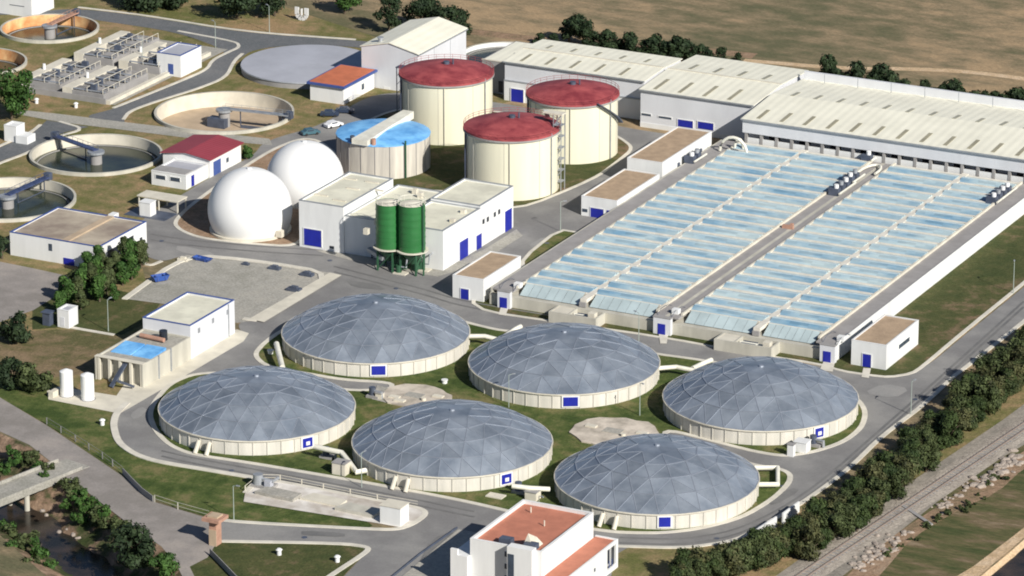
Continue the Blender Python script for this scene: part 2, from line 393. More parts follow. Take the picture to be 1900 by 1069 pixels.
# roads
sheet('gravel_road', [(-300,620),(-60,712),(0,738),(87,790),(232,887),(287,932),(395,965),(405,1003),(385,1035),(352,1052),(380,1110),(356,1110),(329,1050),(299,1014),(247,979),(186,932),(149,903),(114,890),(103,864),(55,826),(2,802),(-58,778),(-300,690)], m_gravel)
sheet('gravel_yard', [(-200,480),(0,486),(60,498),(142,516),(120,540),(62,576),(0,598),(-200,620)], m_gravel)
YARD = [(345,473),(300,487),(262,472),(245,440),(258,411),(330,366),(398,325),(470,290),(490,262),(600,232),(680,178),(760,170),(940,192),(1160,238),(1330,262),(1300,310),(1225,335),(1090,425),(960,505),(866,556),
        (1050,597),(1518,679),(1650,704),(1716,684),(1795,618),(1900,533),(2050,410),(2050,478),(1900,597),(1782,690),(1768,700),(1713,753),(1637,809),(1584,862),(1542,896),(1479,940),(1400,985),(1360,1004),(1268,1017),(1142,1013),(1130,1100),(600,1110),
        (681,1025),(684,1014),(634,1008),(450,1004),(405,1003),(397,966),(450,971),(674,983),(734,984),(766,975),(795,954),(779,943),(708,931),(487,890),(368,870),(290,856),(250,843),(218,822),(210,788),(216,765),(250,735),(330,680),(450,622),(440,600),(470,594),(632,514),(470,486)]
sheet('road', YARD, m_asph, 2)
sheet('road', [(-100,20),(60,22),(145,16),(265,30),(450,61),(674,76),(860,96),(860,112),(668,88),(560,82),(470,92),(440,112),(428,128),(418,143),(368,163),(289,187),(240,207),(229,222),(235,234),(150,218),(210,203),(263,182),(342,150),(384,132),(395,113),(425,96),(330,60),(180,38),(100,26),(-100,30)], m_asph2, 2)
sheet('road', [(87,224),(165,236),(120,246),(105,252),(53,281),(0,300),(-80,334),(-80,306),(0,274),(58,249)], m_asph2)
sheet('path', [(25,203),(110,212),(230,227),(365,243),(500,258),(505,270),(360,258),(225,241),(110,227),(25,211)], m_lot)
for ln in ([(110,226),(158,240),(105,254),(53,284),(0,303),(-60,330)], [(75,232),(58,246),(0,271),(-60,300)], [(229,222),(240,207),(289,189),(368,165),(420,144),(434,114),(450,100)], [(210,201),(263,180),(342,148),(384,130),(394,112),(424,97),(445,88),(438,78),(330,58)], [(145,14),(265,28),(450,59),(660,74)], [(245,476),(275,495),(300,485)]):
    tag(strip('kerb', ln, .8, m_kerb, h=.15), kind='structure')
m_apr = M('worn_apron', (.45,.39,.32), .9, .12, .12, c2=(.68,.65,.60))
# concrete aprons and lots
sheet('gravel_lot', [(231,555),(280,515),(345,474),(480,487),(622,508),(480,594),(440,600),(308,565)], m_lot)
tag(strip('kerb', [(231,556),(345,473),(470,484),(630,510),(484,597),(452,592)], 1.2, m_kerb, h=.25), kind='structure')
sheet('concrete_ramp', [(612,508),(634,513),(490,600),(462,594)], m_concl, z=.27)
sheet('apron', [(87,726),(110,718),(216,735),(240,700),(330,640),(440,612),(462,619),(452,634),(330,706),(242,757),(222,768),(90,742)], m_concl)
sheet('apron', [(548,452),(700,476),(824,500),(905,460),(958,426),(970,438),(886,492),(812,514),(690,494),(600,470)], m_lot)
sheet('apron', [(455,915),(480,893),(516,893),(708,931),(779,943),(790,953),(764,972),(742,980),(700,972),(452,932)], m_apr, z=.13)
tag(strip('kerb', [(455,915),(480,893),(516,893),(708,931),(779,943),(793,954),(766,974),(736,984),(674,982),(450,970),(397,964)], 1.0, m_kerb, h=.17), kind='structure')
tag(strip('kerb', [(405,1005),(634,1009),(684,1016),(681,1025),(613,1069),(570,1100)], 1.0, m_kerb, h=.17), kind='structure')
tag(strip('kerb', [(487,890),(368,870),(290,857),(250,844),(219,822),(210,790),(215,768),(236,748)], 1.3, m_kerb, h=.18), kind='structure')
tag(strip('kerb', [(1142,1014),(1268,1018),(1360,1005),(1400,985),(1479,940),(1542,896),(1584,862),(1637,809),(1713,753),(1768,700),(1782,690),(1900,597),(2040,485)], .9, m_kerb, h=.16), kind='structure')
# islands in the asphalt
island('lawn', [(466,660),(484,638),(520,612),(600,580),(720,566),(800,578),(868,598),(935,614),(975,612),(1000,617),(1197,653),(1308,668),(1400,684),(1500,702),(1560,722),(1598,742),(1612,766),(1604,795),(1570,822),(1510,842),(1455,849),(1400,841),(1310,818),(1240,800),
        (1238,812),(1300,832),(1400,862),(1450,869),(1472,880),(1470,897),(1440,927),(1380,963),(1300,984),(1230,992),(1150,991),(1100,985),(1030,975),(950,953),(850,930),(700,902),(560,878),(460,861),(350,845),(310,828),(284,802),(272,772),(280,748),(310,712),(360,692),(440,690),(540,702),(640,724),(722,722),(722,712),(634,707),(560,694),(490,682)], m_grass, 1.0)
island('bare_island', [(318,414),(331,429),(368,443),(447,453),(556,460),(575,420),(640,350),(650,310),(600,262),(560,255),(500,278),(420,330),(345,385)], m_dirt, .9)
island('lawn', [(650,240),(640,300),(650,332),(730,352),(900,360),(953,396),(1108,332),(1150,300),(1179,276),(1157,258),(1120,240),(940,208),(800,196),(720,205)], m_lawn2, .8)
island('lawn', [(967,504),(966,480),(1035,425),(1078,432),(1100,440),(990,515)], m_grass, .8, 1)
island('lawn', [(868,560),(900,540),(950,545),(1545,640),(1690,520),(1780,430),(2050,230),(2050,402),(1900,529),(1795,614),(1716,681),(1695,695),(1650,702),(1610,698),(1558,690),(1518,677),(1390,658),(1231,628),(1016,597),(900,580)], m_lawn2, .8, 1)
for q in ([(1225,640),(1237,640),(1240,622),(1222,620)], [(925,586),(938,588),(944,572),(930,570)], [(1520,690),(1545,692),(1550,671),(1530,669)], [(1598,702),(1612,704),(1616,686),(1602,685)]):
    sheet('path', [(a, b-1) for a, b in q], m_kerb, z=.165)

# ---------------------------------------------------------------- buildings
class Bld:
    def __init__(s, name, fr, h, Lu, Lv, label, cat='building', z0=0, group=None):
        x, y = g(fr[0], fr[1], h); s.x1 = x; s.x0 = x-Lu; s.y0 = y; s.y1 = y+Lv; s.h = h; s.z0 = z0
        s.r = thing(name, s.x0, s.y0, label, cat, group)
    def walls(s, mat, coping=None, roof=None, drop=.35, t=.3, cname='coping', ch=.12, over=.05):
        b = MB(); b.box(s.x0,s.x1,s.y0,s.y0+t,s.z0,s.h); b.box(s.x0,s.x1,s.y1-t,s.y1,s.z0,s.h); b.box(s.x0,s.x0+t,s.y0+t,s.y1-t,s.z0,s.h); b.box(s.x1-t,s.x1,s.y0+t,s.y1-t,s.z0,s.h)
        s.w = b.build('wall', mat, s.r)
        if roof: s.rf = MB().box(s.x0+t,s.x1-t,s.y0+t,s.y1-t,s.h-drop-.2,s.h-drop).build('roof', roof, s.r)
        if coping:
            o = over; c = MB(); h0, h1 = s.h, s.h+ch
            c.box(s.x0-o,s.x1+o,s.y0-o,s.y0+t+o,h0,h1); c.box(s.x0-o,s.x1+o,s.y1-t-o,s.y1+o,h0,h1); c.box(s.x0-o,s.x0+t+o,s.y0+t+o,s.y1-t-o,h0,h1); c.box(s.x1-t-o,s.x1+o,s.y0+t+o,s.y1-t-o,h0,h1)
            c.build(cname, coping, s.r)
        return s
    def front(s, name, a, b, mat, out=.08, frame=None, y=None):      # a panel on the front wall between two photo points
        y = s.y0 if y is None else y
        xa, za = hy(a[0], a[1], y); xb, zb = hy(b[0], b[1], y)
        mx = s.x0+.25, s.x1-.25; x0 = max(min(xa, xb), mx[0]); x1 = min(max(xa, xb), mx[1]); z0 = max(.02, min(za, zb)); z1 = max(za, zb)
        o = MB().box(x0,x1,y-out,y+.02,z0,z1).build(name, mat, s.r)
        if frame:
            f = .14; c = MB(); c.box(x0-f,x0,y-out-.04,y+.01,z0,z1+f); c.box(x1,x1+f,y-out-.04,y+.01,z0,z1+f); c.box(x0,x1,y-out-.04,y+.01,z1,z1+f)
            fo = c.build(name+'_frame', frame, s.r); fo.parent = o; fo.location = (0,0,0)
        return o
    def right(s, name, a, b, mat, out=.08, frame=None, x=None):
        x = s.x1 if x is None else x
        ya, za = hx(a[0], a[1], x); yb, zb = hx(b[0], b[1], x)
        z0 = max(.02, min(za, zb)); z1 = max(za, zb); y0, y1 = min(ya, yb), max(ya, yb)
        return s.rightm(name, y0, y1, z0, z1, mat, out, frame, x)
    def rightm(s, name, y0, y1, z0, z1, mat, out=.08, frame=None, x=None):
        x = s.x1 if x is None else x
        o = MB().box(x-.02,x+out,y0,y1,z0,z1).build(name, mat, s.r)
        if frame:
            f = .14; c = MB(); c.box(x-.01,x+out+.04,y0-f,y0,z0,z1+f); c.box(x-.01,x+out+.04,y1,y1+f,z0,z1+f); c.box(x-.01,x+out+.04,y0,y1,z1,z1+f)
            fo = c.build(name+'_frame', frame, s.r); fo.parent = o; fo.location = (0,0,0)
        return o
    def box(s, name, mat, x0, x1, y0, y1, z0, z1, parent=None): return MB().box(x0,x1,y0,y1,z0,z1).build(name, mat, parent or s.r)

class Gab:
    def __init__(s, l): s.l = l
    def build(s, n, m, r): [q.build(n, m, r) for q in s.l]
def pitched(b, mat, rise, over=.4, ridge='Y', trim=None, name='roof'):
    """gable roof; ridge runs along the given axis"""
    m = MB(); h = b.h; x0,x1,y0,y1 = b.x0-over,b.x1+over,b.y0-over,b.y1+over; t = .18
    if ridge == 'Y':
        xm = (x0+x1)/2; P = [(x0,h),(xm,h+rise),(x1,h)]
        vs = [(x,y,z) for y in (y0,y1) for x,z in P]+[(x,y,z+t) for y in (y0,y1) for x,z in P]
    else:
        ym = (y0+y1)/2; P = [(y0,h),(ym,h+rise),(y1,h)]
        vs = [(x,y,z) for x in (x1,x0) for y,z in P]+[(x,y,z+t) for x in (x1,x0) for y,z in P]
    m.add(vs, [(0,3,4,1),(1,4,5,2),(6,7,10,9),(7,8,11,10),(0,1,7,6),(1,2,8,7),(3,9,10,4),(4,10,11,5),(0,6,9,3),(2,5,11,8)])
    o = m.build(name, mat, b.r)
    GB = []                                              # gable ends
    if ridge == 'Y':
        xm = (b.x0+b.x1)/2
        for y in (b.y0, b.y1-.3): g_ = MB(); GB.append(g_); g_.add([(b.x0,y,h),(b.x1,y,h),(xm,y,h+rise*.96),(b.x0,y+.3,h),(b.x1,y+.3,h),(xm,y+.3,h+rise*.96)], [(0,1,2),(5,4,3),(0,2,5,3),(1,4,5,2)])
    else:
        ym = (b.y0+b.y1)/2
        for x in (b.x0, b.x1-.3): g_ = MB(); GB.append(g_); g_.add([(x,b.y0,h),(x,b.y1,h),(x,ym,h+rise*.96),(x+.3,b.y0,h),(x+.3,b.y1,h),(x+.3,ym,h+rise*.96)], [(2,1,0),(3,4,5),(0,3,5,2),(1,2,5,4)])
    return o, Gab(GB)
# --- hall A: tall white hall with a gabled roof
b = Bld('tall_hall', (775,101), 9.4, 14.6, 24, 'tall white hall with a pale gabled roof, beside the flat grey tank lid', 'hall')
b.walls(m_white2); rf, ge = pitched(b, m_roof, 1.7, .25); ge.build('gable', m_white2, b.r)
for i in range(2): b.rightm('panel_joint', b.y0+8*(i+1), b.y0+8*(i+1)+.12, 0, 9.2, m_steel, .04)
b.box('gutter', m_steel, b.x1+.25, b.x1+.5, b.y0-.2, b.y1+.2, 9.15, 9.35)
b.front('door', (712,160), (724,172), m_white, .06)
vx, vy = g(706,76,10.6); MB().cyl(vx, vy, .55, 10.2, 11.3, n=12).cyl(vx, vy, .75, 11.3, 11.5, n=12).build('roof_vent', m_steel, rf)
# --- halls B and C, D
def skylights(b, rows, h):
    for xs, y0, y1, z0 in rows:
        for x in xs: MB().box(x-.35, x+.35, y0, y1, z0(y0) if callable(z0) else z0, h+.05).build('skylight', m_skyl, b.r)
def shed_hall(b, wall, rise, low=None):
    b.walls(wall)
    rf, ge = pitched(b, m_roof, rise, .3, 'X'); ge.build('gable', wall, b.r)
    b.box('gutter', m_steel, b.x0-.3, b.x1+.3, b.y0-.55, b.y0-.3, b.h-.1, b.h+.14)
    b.box('ridge_cap', m_concl, b.x0-.3, b.x1+.3, (b.y0+b.y1)/2-.3, (b.y0+b.y1)/2+.3, b.h+rise+.14, b.h+rise+.3)
    return rf
def slopelights(b, rise, xs, f0, f1, w=.8):
    ym = (b.y0+b.y1)/2
    for x in xs:
        ya = b.y0+(b.y1-b.y0)*f0; yb = b.y0+(b.y1-b.y0)*f1
        z = lambda y: b.h+.18+rise*(1-abs(y-ym)/(ym-b.y0+.3))
        m = MB(); vs = [(x-w/2,ya,z(ya)-.05),(x+w/2,ya,z(ya)-.05),(x+w/2,yb,z(yb)-.05),(x-w/2,yb,z(yb)-.05)]
        m.add(vs+[(p[0],p[1],p[2]+.11) for p in vs], [(4,5,6,7),(0,1,5,4),(1,2,6,5),(2,3,7,6),(3,0,4,7)]); m.build('skylight', m_skyl, b.r)
b = Bld('roof_hall', (1195,151), 9, 34.9, 19.6, 'white hall behind the red-roofed tanks, leftmost of the three halls with skylights', 'hall')
shed_hall(b, m_white2, .5); slopelights(b, .5, [b.x0+3.5+6.2*i for i in range(5)], .06, .33); slopelights(b, .5, [b.x0+4.5+6.2*i for i in range(5)], .62, .78)
b.box('base_wall', m_white, b.x0, b.x1-.02, b.y0-.35, b.y0-.01, 0, 4.6); b.box('ledge', m_steel, b.x0-.05, b.x1, b.y0-.45, b.y0-.01, 4.6, 4.85)
b.front('gate', (950,163), (973,195), m_blue, .5, m_white)
HB = b
b = Bld('roof_hall', (1397,196), 8.6, 27.3, 30, 'white hall with louvred windows and two blue gates, middle of the three halls', 'hall')
shed_hall(b, m_white2, .8); slopelights(b, .8, [b.x0+3+6*i for i in range(4)], .03, .27, .9); slopelights(b, .8, [b.x0+4.2+6*i for i in range(4)], .56, .72, .9)
for p, q in (((1186,209),(1208,216)), ((1222,215),(1246,222))): b.front('louvre_window', p, q, m_glass, .06, m_white)
for p, q in (((1190,230),(1203,237)), ((1228,235),(1239,242))): b.front('window', p, q, m_glass, .06)
for p, q in (((1258,221),(1286,238)), ((1295,225),(1324,242))): b.front('gate', p, q, m_blue, .1, m_white)
b.box('base_wall', m_white, b.x0, b.x1-.02, b.y0-.12, b.y0-.01, 0, 1.1)
HC = b
b = Bld('roof_hall', (1378,221), 8.6, 0, 33.4, 'longest white hall, with many roof skylights, beyond the covered basins', 'hall')
b.x1 = b.x0+92; b.z0 = 5.6
b.walls(m_white2); rf, ge = pitched(b, m_roof, 1.2, .3, 'X'); ge.build('gable', m_white2, b.r)
slopelights(b, 1.2, [b.x0+3.2+5.45*i for i in range(16)], .03, .2, .9); slopelights(b, 1.2, [b.x0+4.4+5.45*i for i in range(16)], .50, .62, .9)
b.box('gutter', m_steel, b.x0-.3, b.x1+.3, b.y0-.55, b.y0-.3, b.h-.1, b.h+.14)
b.box('back_parapet', m_white2, b.x0, b.x1, b.y1+.3, b.y1+1.0, 6.5, 10.6)
b.box('rear_wall', m_white, b.x0+.1, b.x1, b.y0+3.2, b.y0+3.5, 0, 5.58); b.box('floor_slab', m_concd, b.x0+.1, b.x1-.1, b.y0+.4, b.y0+3.2, 3.0, 3.3)
for i in range(21): b.box('pillar', m_concd, b.x0+.5+3.6*i, b.x0+1.1+3.6*i, b.y0+.1, b.y0+.7, 0, 5.58)
for i in range(20): b.box('low_panel', m_white, b.x0+1.15+3.6*i, b.x0+4.05+3.6*i, b.y0+.2, b.y0+.35, 0, 4.55)
for i in range(9): b.box('doorway', m_dark, b.x0+5+7.2*i, b.x0+7.6+7.2*i, b.y0+3.1, b.y0+3.22, 3.32, 5.4)
HD = b
for i in range(8): 
    x = b.x0+6+8*i; p = MB().box(x-.06,x+.06,b.y1-2.2,b.y1-2.08,9.2,11.4); p.build('roof_post', m_steel, b.r)
# dark link between hall B and C and link roof left of B
b = Bld('link_building', (934,110), 7.6, 8, 20, 'low link building with a pale roof between the tall hall and the long hall', 'building')
b.x1 = HB.x0-.6; b.x0 = b.x1-7; b.y0 = HB.y0+3.5; b.y1 = b.y0+17; b.r.location = (b.x0, b.y0, 0); b.r['_o'] = (b.x0, b.y0, 0)
b.walls(m_concd, None, m_roof, 0.0); b.box('coping', m_concl, b.x0-.1, b.x1+.1, b.y0-.1, b.y0+.4, 7.6, 7.75); b.front('doorway', (925,150), (933,172), m_dark, .06)

# --- building C : sludge building, three volumes
b = Bld('process_building', (637,385), 10.0, 10.4, 21.5, 'white process building with flat pale roofs and blue gates, behind the two green silos', 'building')
b.walls(m_white, m_steel, m_roof2, .3)
for p in ((650,332),(690,338),(655,350),(700,353),(630,372),(596,362)):
    x, y = g(p[0], p[1], 9.8); MB().box(x-1.5,x+1.5,y-.22,y+.22,9.7,9.95).build('roof_duct', m_concl, b.r)
b.front('gate', (564,423), (597,459), m_blue, .1, m_white); b.front('vent', (612,456), (620,462), m_dark)
CX1, CY0 = g(822,429,8.5)
LW = b
def vol(nm, x0, x1, y0, y1, h, t=.3, root=b.r, wall=m_white, roof=m_roof2, cop=m_steel):
    c = MB(); c.box(x0,x1,y0,y0+t,0,h); c.box(x0,x1,y1-t,y1,0,h); c.box(x0,x0+t,y0+t,y1-t,0,h); c.box(x1-t,x1,y0+t,y1-t,0,h); wl = c.build('wall', wall, root)
    MB().box(x0+t,x1-t,y0+t,y1-t,h-.45,h-.3).build('roof', roof, root)
    o = .05; c = MB(); c.box(x0-o,x1+o,y0-o,y0+t+o,h,h+.12); c.box(x0-o,x1+o,y1-t-o,y1+o,h,h+.12); c.box(x0-o,x0+t+o,y0+t+o,y1-t-o,h,h+.12); c.box(x1-t-o,x1+o,y0+t+o,y1-t-o,h,h+.12); c.build('coping', cop, root)
    return wl
xm = CX1-11.5
vol('mid', LW.x1+.01, xm-.01, LW.y0+.4, CY0+24, 8.1)
vol('right', xm, CX1, CY0, CY0+16.5, 8.5)
vol('rear', xm, CX1, CY0+16.52, CY0+31.5, 9.0)
b.x1 = CX1
for p, q in (((852,440),(868,478)), ((883,432),(893,457)), ((936,384),(949,424))): 
    y0, z0 = hx(p[0], q[1], CX1); y1, z1 = hx(q[0], q[1], CX1); zt = hx(q[0], p[1], CX1)[1]
    b.rightm('gate' if q[0] != 893 else 'door', y0, y1, .05, min(zt, 4.6), m_blue, .1, m_white)
for px in ((897,411),(905,407),(918,398),(926,393)):
    y, z = hx(px[0], px[1], CX1); b.rightm('window', y-.45, y+.45, z-.5, z+.5, m_dark, .05)
for p in ((860,395),(840,412),(700,412),(680,430),(780,363),(770,356)):
    x, y = g(p[0], p[1], 8.2); MB().box(x-.5,x+.5,y-.5,y+.5,7.7,8.9).build('roof_vent', m_concl, b.r)

# --- basin side buildings with brown gravel roofs
def brownbox(fr, h, Lu, Lv, label):
    b = Bld('service_building', fr, h, Lu, Lv, label, 'building'); b.walls(m_white, m_white, m_brown, .1, .28, ch=.1, over=.03); return b
b = brownbox((897,520), 4.7, 6.9, 16.5, 'brown-roofed white building with a blue door, nearest the domes, left of the basins')
b.front('door', (855,535), (870,560), m_blue, .08, m_white2)
b = brownbox((1145,374), 4.3, 8.3, 20.9, 'brown-roofed white building with blue gates, in front of a taller brown-roofed one')
b.front('gate', (1096,385), (1120,409), m_blue, .08, m_white2); b.front('window', (1075,386), (1090,394), m_glass, .06); b.front('gate', (1126,390), (1139,404), m_blue, .08)
b = brownbox((1229,303), 5.9, 8.3, 25.4, 'taller brown-roofed white building farthest back, close to the middle hall')
for px in ((1258,306),(1270,298),(1284,290),(1299,280)):
    y, z = hx(px[0], px[1], b.x1); b.rightm('vent', y-.35, y+.35, z-.4, z+.5, m_dsteel, .35)
b = brownbox((1645,642), 5.0, 7.2, 16.3, 'brown-roofed white building with a slit window, on the grass right of the basins')
b.front('door', (1601,656), (1616,682), m_blue, .08, m_white2)
y0, z0 = hx(1667,648,b.x1); y1, z1 = hx(1687,632,b.x1); b.rightm('window', y0, y1, 2.3, 3.2, m_glass, .05, m_white)

# ---------------------------------------------------------------- covered treatment basins
BX = {'l0': None}
def X(s): return s+CX - 0.0
# plan coordinates surveyed from the photo (distance from the camera axis), shifted to the world frame
sx = lambda s: s+360.0
sy = lambda t: t-830.0
TF, TB, TOP = sy(762.2), sy(873.5), 3.4
def basin(label, s0, s1, c0, cdiv, c1, name='covered_basin', last=False):
    r = thing(name, sx(s0), TF, label, 'basin')
    x0, x1, a, d, e = sx(s0), sx(s1), sx(c0), sx(cdiv), sx(c1)
    w = MB(); w.box(x0,x1,TF,TF+.5,0,2.3); w.box(x0,x0+.4,TF+.5,TB,0,TOP); w.box(x1-.4,x1,TF+.5,TB,0,TOP); w.box(x0+.4,x1-.4,TF+5,TB,TOP-.6,TOP-.3); w.box(x0+.4,x1-.4,TF+.5,TF+5,1.9,2.2)
    w.box(x0+.4,x1-.4,TF+4.6,TF+5,2.2,TOP-.6)
    w.build('wall', m_conc, r)
    for X0, X1 in ((x0+.4, a-.02), (e+.02, x1-.4)):
        if X1-X0 > .8: MB().box(X0, X1, TF+.55, TB-.02, TOP-.3, TOP+.02).build('walkway', m_walk, r)
    bay = 105.0/21
    for ca, cb in ((a+.25, d-.6), (d+.6, e-.25)):
        for i in range(21):
            y0 = TF+5.2+i*bay+.35; y1 = y0+bay-.70; n = 5; xs = [ca+(cb-ca)*k/6 for k in range(7)]
            m = MB()
            for k in range(6):
                for j in range(n):
                    t0, t1 = j/n, (j+1)/n
                    zf = lambda t: TOP+.10+0.62*sin(pi*t)
                    ya, yb = y0+(y1-y0)*t0, y0+(y1-y0)*t1
                    m.add([(xs[k],ya,zf(t0)),(xs[k+1],ya,zf(t0)),(xs[k+1],yb,zf(t1)),(xs[k],yb,zf(t1))], [(0,1,2,3)])
            for X_, o_ in ((ca, 1), (cb, -1)):
                N_ = 8; ps = [(X_, y0+(y1-y0)*q/N_, TOP+.10+0.62*sin(pi*q/N_)) for q in range(N_+1)]; m.add(ps, [tuple(range(N_+1))[::o_]])
            m.build('cover_panel', m_cov, r)
        m = MB()
        for i in range(22): y = TF+5.2+i*bay; m.box(ca-.1,cb+.1,y-.33,y+.33,TOP-.05,TOP+.36)
        m.build('cross_beams', m_crib, r); m = MB()
        for i in range(21): y = TF+5.2+(i+.5)*bay; m.box(ca,cb,y-.16,y+.16,TOP+.55,TOP+.80)
        m.build('ridge_bars', m_ridge, r)
        m = MB(); nseg = 7                                             # sloping glazed front
        for k in range(nseg):
            xa, xb = ca+.6+(cb-ca-1.2)*k/nseg, ca+.6+(cb-ca-1.2)*(k+1)/nseg-.05
            m.add([(xa,TF+1.6,2.35),(xb,TF+1.6,2.35),(xb,TF+4.8,TOP+.5),(xa,TF+4.8,TOP+.5)], [(0,1,2,3)])
        m.build('front_glazing', m_covf, r)
        MB().box(ca+.4,cb-.4,TF+4.75,TF+4.95,2.2,TOP+.55).build('glazing_head', m_crib, r)
    b_ = MB().box(d-.69,d+.69,TF+1.4,TB-.02,TOP-.3,TOP+.42).build('divider', m_crib, r)
    for X_ in (a+.1, e+.05): MB().box(X_-.35,X_+.1,TF+2.2,TB-.05,TOP+.02,TOP+.5).build('kerb', m_concl, r)
    m = MB(); m.box(d-.7,d+.7,TF+.9,TF+1.35,2.3,3.2); m.build('front_pier', m_concd, r)
    return r
r1 = basin('left one of the two large covered basins of blue ribbed sheets', -390, -351.6, -385, -370, -354.3)
r2 = basin('right covered basin of blue ribbed sheets with a tall white side wall facing the grass', -351.58, -315.8, -349, -332.8, -320)
MB().box(sx(-315.8)+.005, sx(-315.8)+.12, TF+.6, TB, .02, TOP+.35).build('side_facing', m_white, r2)
MB().box(sx(-316.2), sx(-315.8)+.12, TF+2.5, TB, TOP+.02, TOP+.5).build('parapet', m_white, r2) if False else None
# stair doors at the basin corners
for (xa, xb, lab) in ((923,946,'small white stair housing with a blue door at the left front corner of the basins'), (1212,1244,'small white stair housing with a blue door at the middle walkway of the basins'), (1521,1549,'small white stair housing with a blue door at the right front corner of the basins')):
    yb = TF-1.0; X0 = hy(xa, 560 if xa < 1000 else (600 if xa < 1400 else 650), yb)[0]; X1 = hy(xb, 560 if xa < 1000 else (600 if xa < 1400 else 650), yb)[0]
    r = thing('stair_housing', X0, yb, lab, 'stair housing')
    MB().box(X0, X1, yb, TF-.02, 0, TOP+.1).build('wall', m_white2, r); xm_ = (X0+X1)/2
    MB().box(X0-.08, X1+.08, yb-.08, TF-.02, TOP+.1, TOP+.28).build('roof', m_concd, r)
    MB().box(xm_-.85, xm_+.75, yb-.07, yb+.01, .1, 2.3).build('door', m_blue, r)
    for sgn in (-1, 1):
        q = MB().tube([(xm_+sgn*1.5, TF+.3+i*1.6, TOP+z) for i, z in enumerate((.1, .9, .9, .9, .1))], .05, 6); q.build('handrail', m_dsteel, r)
    vx, vy = xm_+1.2, TF+3.0
    hv = MB().box(vx-.7, vx+.7, vy-.6, vy+.6, TOP+.03, TOP+1.0); tag(hv.build('vent_cap', m_white), 'small white vent cap on the '+('left' if xa < 1000 else 'middle' if xa < 1400 else 'right')+' walkway of the basins', 'vent')
# concrete valve chambers in front of the basins
for pa, pb, lab in (((1018,598),(1108,611),'low concrete valve chamber with open tanks in front of the left basin'), ((1320,653),(1430,668),'low concrete valve chamber with pipework in front of the right basin')):
    x0, _ = g(*pa); x1 = g(*pb)[0]; y0 = g(*pa)[1]; y1 = TF-.05; y0 = y1-4.2
    r = thing('valve_chamber', x0, y0, lab, 'chamber')
    c = MB(); c.box(x0,x1,y0,y0+.4,0,2.3); c.box(x0,x0+.4,y0+.4,y1,0,2.3); c.box(x1-.4,x1,y0+.4,y1,0,2.3); c.box(x0+4,x0+4.3,y0+.4,y1,0,2.3); c.box(x0+.4,x1-.4,y0+.4,y1,.8,1.0); c.build('wall', m_conc, r)
    MB().box(x0+.4,x0+4,y0+.4,y1,2.0,2.2).build('cover_slab', m_concl, r)
    MB().box(x0+5,x0+8,y0+1,y0+3,1.0,1.9).build('pump', m_dsteel, r)
    MB().box(x1-2.2,x1-.8,y0+1,y0+2.4,1.0,2.9).build('tank', m_concl, r)
    MB().tube([(x0+4.6,y0+2,1.8),(x1-1,y0+2,1.8)], .25).build('pipe', m_pipe, r)
x, y = g(1418,660); tag(MB().tube([(x,y,.1),(x+.6,y+1.2,2.6)], .45, 10).build('drain_pipe', m_white), 'short thick white pipe rising to the right basin front wall', 'pipe')
# blowers and pipework on the basins
def blower(px, label, n=3):
    x, y = g(px[0], px[1], TOP); r = thing('pump_set', x, y, label, 'pumps', z=TOP+.03)
    r['_o'] = (x, y, TOP+.03)
    for i in range(n):
        MB().box(x-1.3,x+.9,y+i*2.6-.8,y+i*2.6+.8,TOP+.03,TOP+1.6).build('motor', m_dsteel, r)
        MB().cyl(x+.2, y+i*2.6, .5, TOP+1.6, TOP+2.4, n=12).build('filter', m_white if i != 1 else m_steel, r)
    MB().tube([(x+1.3,y-1,TOP+.7),(x+1.3,y+n*2.6,TOP+.7)], .22).build('manifold', m_pipe, r)
    return r
blower((1550,362), 'row of dark pumps with white filters on the middle basin walkway near the hall', 3)
blower((1576,340), 'cluster of dark pumps beside the curved cream pipe loop', 2)
blower((1842,378), 'row of dark pumps on the right walkway close to the hall', 4)
blower((1610,300), 'group of grey pumps under the hall canopy between the two basins', 2)
blower((1282,302), 'dark blower units on the left walkway beside the brown-roofed building', 2)
def pipe(px, r, label, name='pipe_run', mat=m_pipe, z=None):
    P = []
    for p in px: q = g(p[0], p[1], p[2]); P.append((q[0], q[1], p[2]))
    return tag(MB().tube(P, r, 10).build(name, mat, smooth=True), label, 'pipe')
def arc(px, k=6): return px
cx_, cy_ = g(1366,268,5)
P = [(cx_-3.2*cos(t), cy_-1.5, 3.6+3.4*sin(t)) for t in [pi*i/10 for i in range(11)]]
tag(MB().tube(P, .35, 10).build('arched_pipe', m_pipe, smooth=True), 'cream arched pipe at the far left corner of the basins', 'pipe')
P = [(cx_-1.0*cos(t), cy_+1.5, 3.6+2.2*sin(t)) for t in [pi*i/10 for i in range(11)]]
tag(MB().tube(P, .3, 10).build('arched_pipe', m_pipe, smooth=True), 'smaller cream arched pipe against the hall pillars', 'pipe')
cx2, cy2 = g(1612,318,4)
P = [(cx2+1.9*cos(t), cy2+5*sin(t), 4.0) for t in [pi*i/8-.2 for i in range(10)]]+[(cx2-1.9, cy2-8, 4.0)]
tag(MB().tube(P, .3, 8).build('pipe_loop', m_pipe, smooth=True), 'cream curved pipe loop lying on the middle walkway', 'pipe')
x, y = g(1462,424,TOP); tag(MB().box(x-1.2,x+1.2,y-.4,y+.4,TOP+.03,TOP+.7).box(x+.2,x+.8,y+.5,y+1.2,TOP+.03,TOP+.9).build('tool_crate', m_brick), 'small reddish crates halfway along the middle walkway', 'crate')

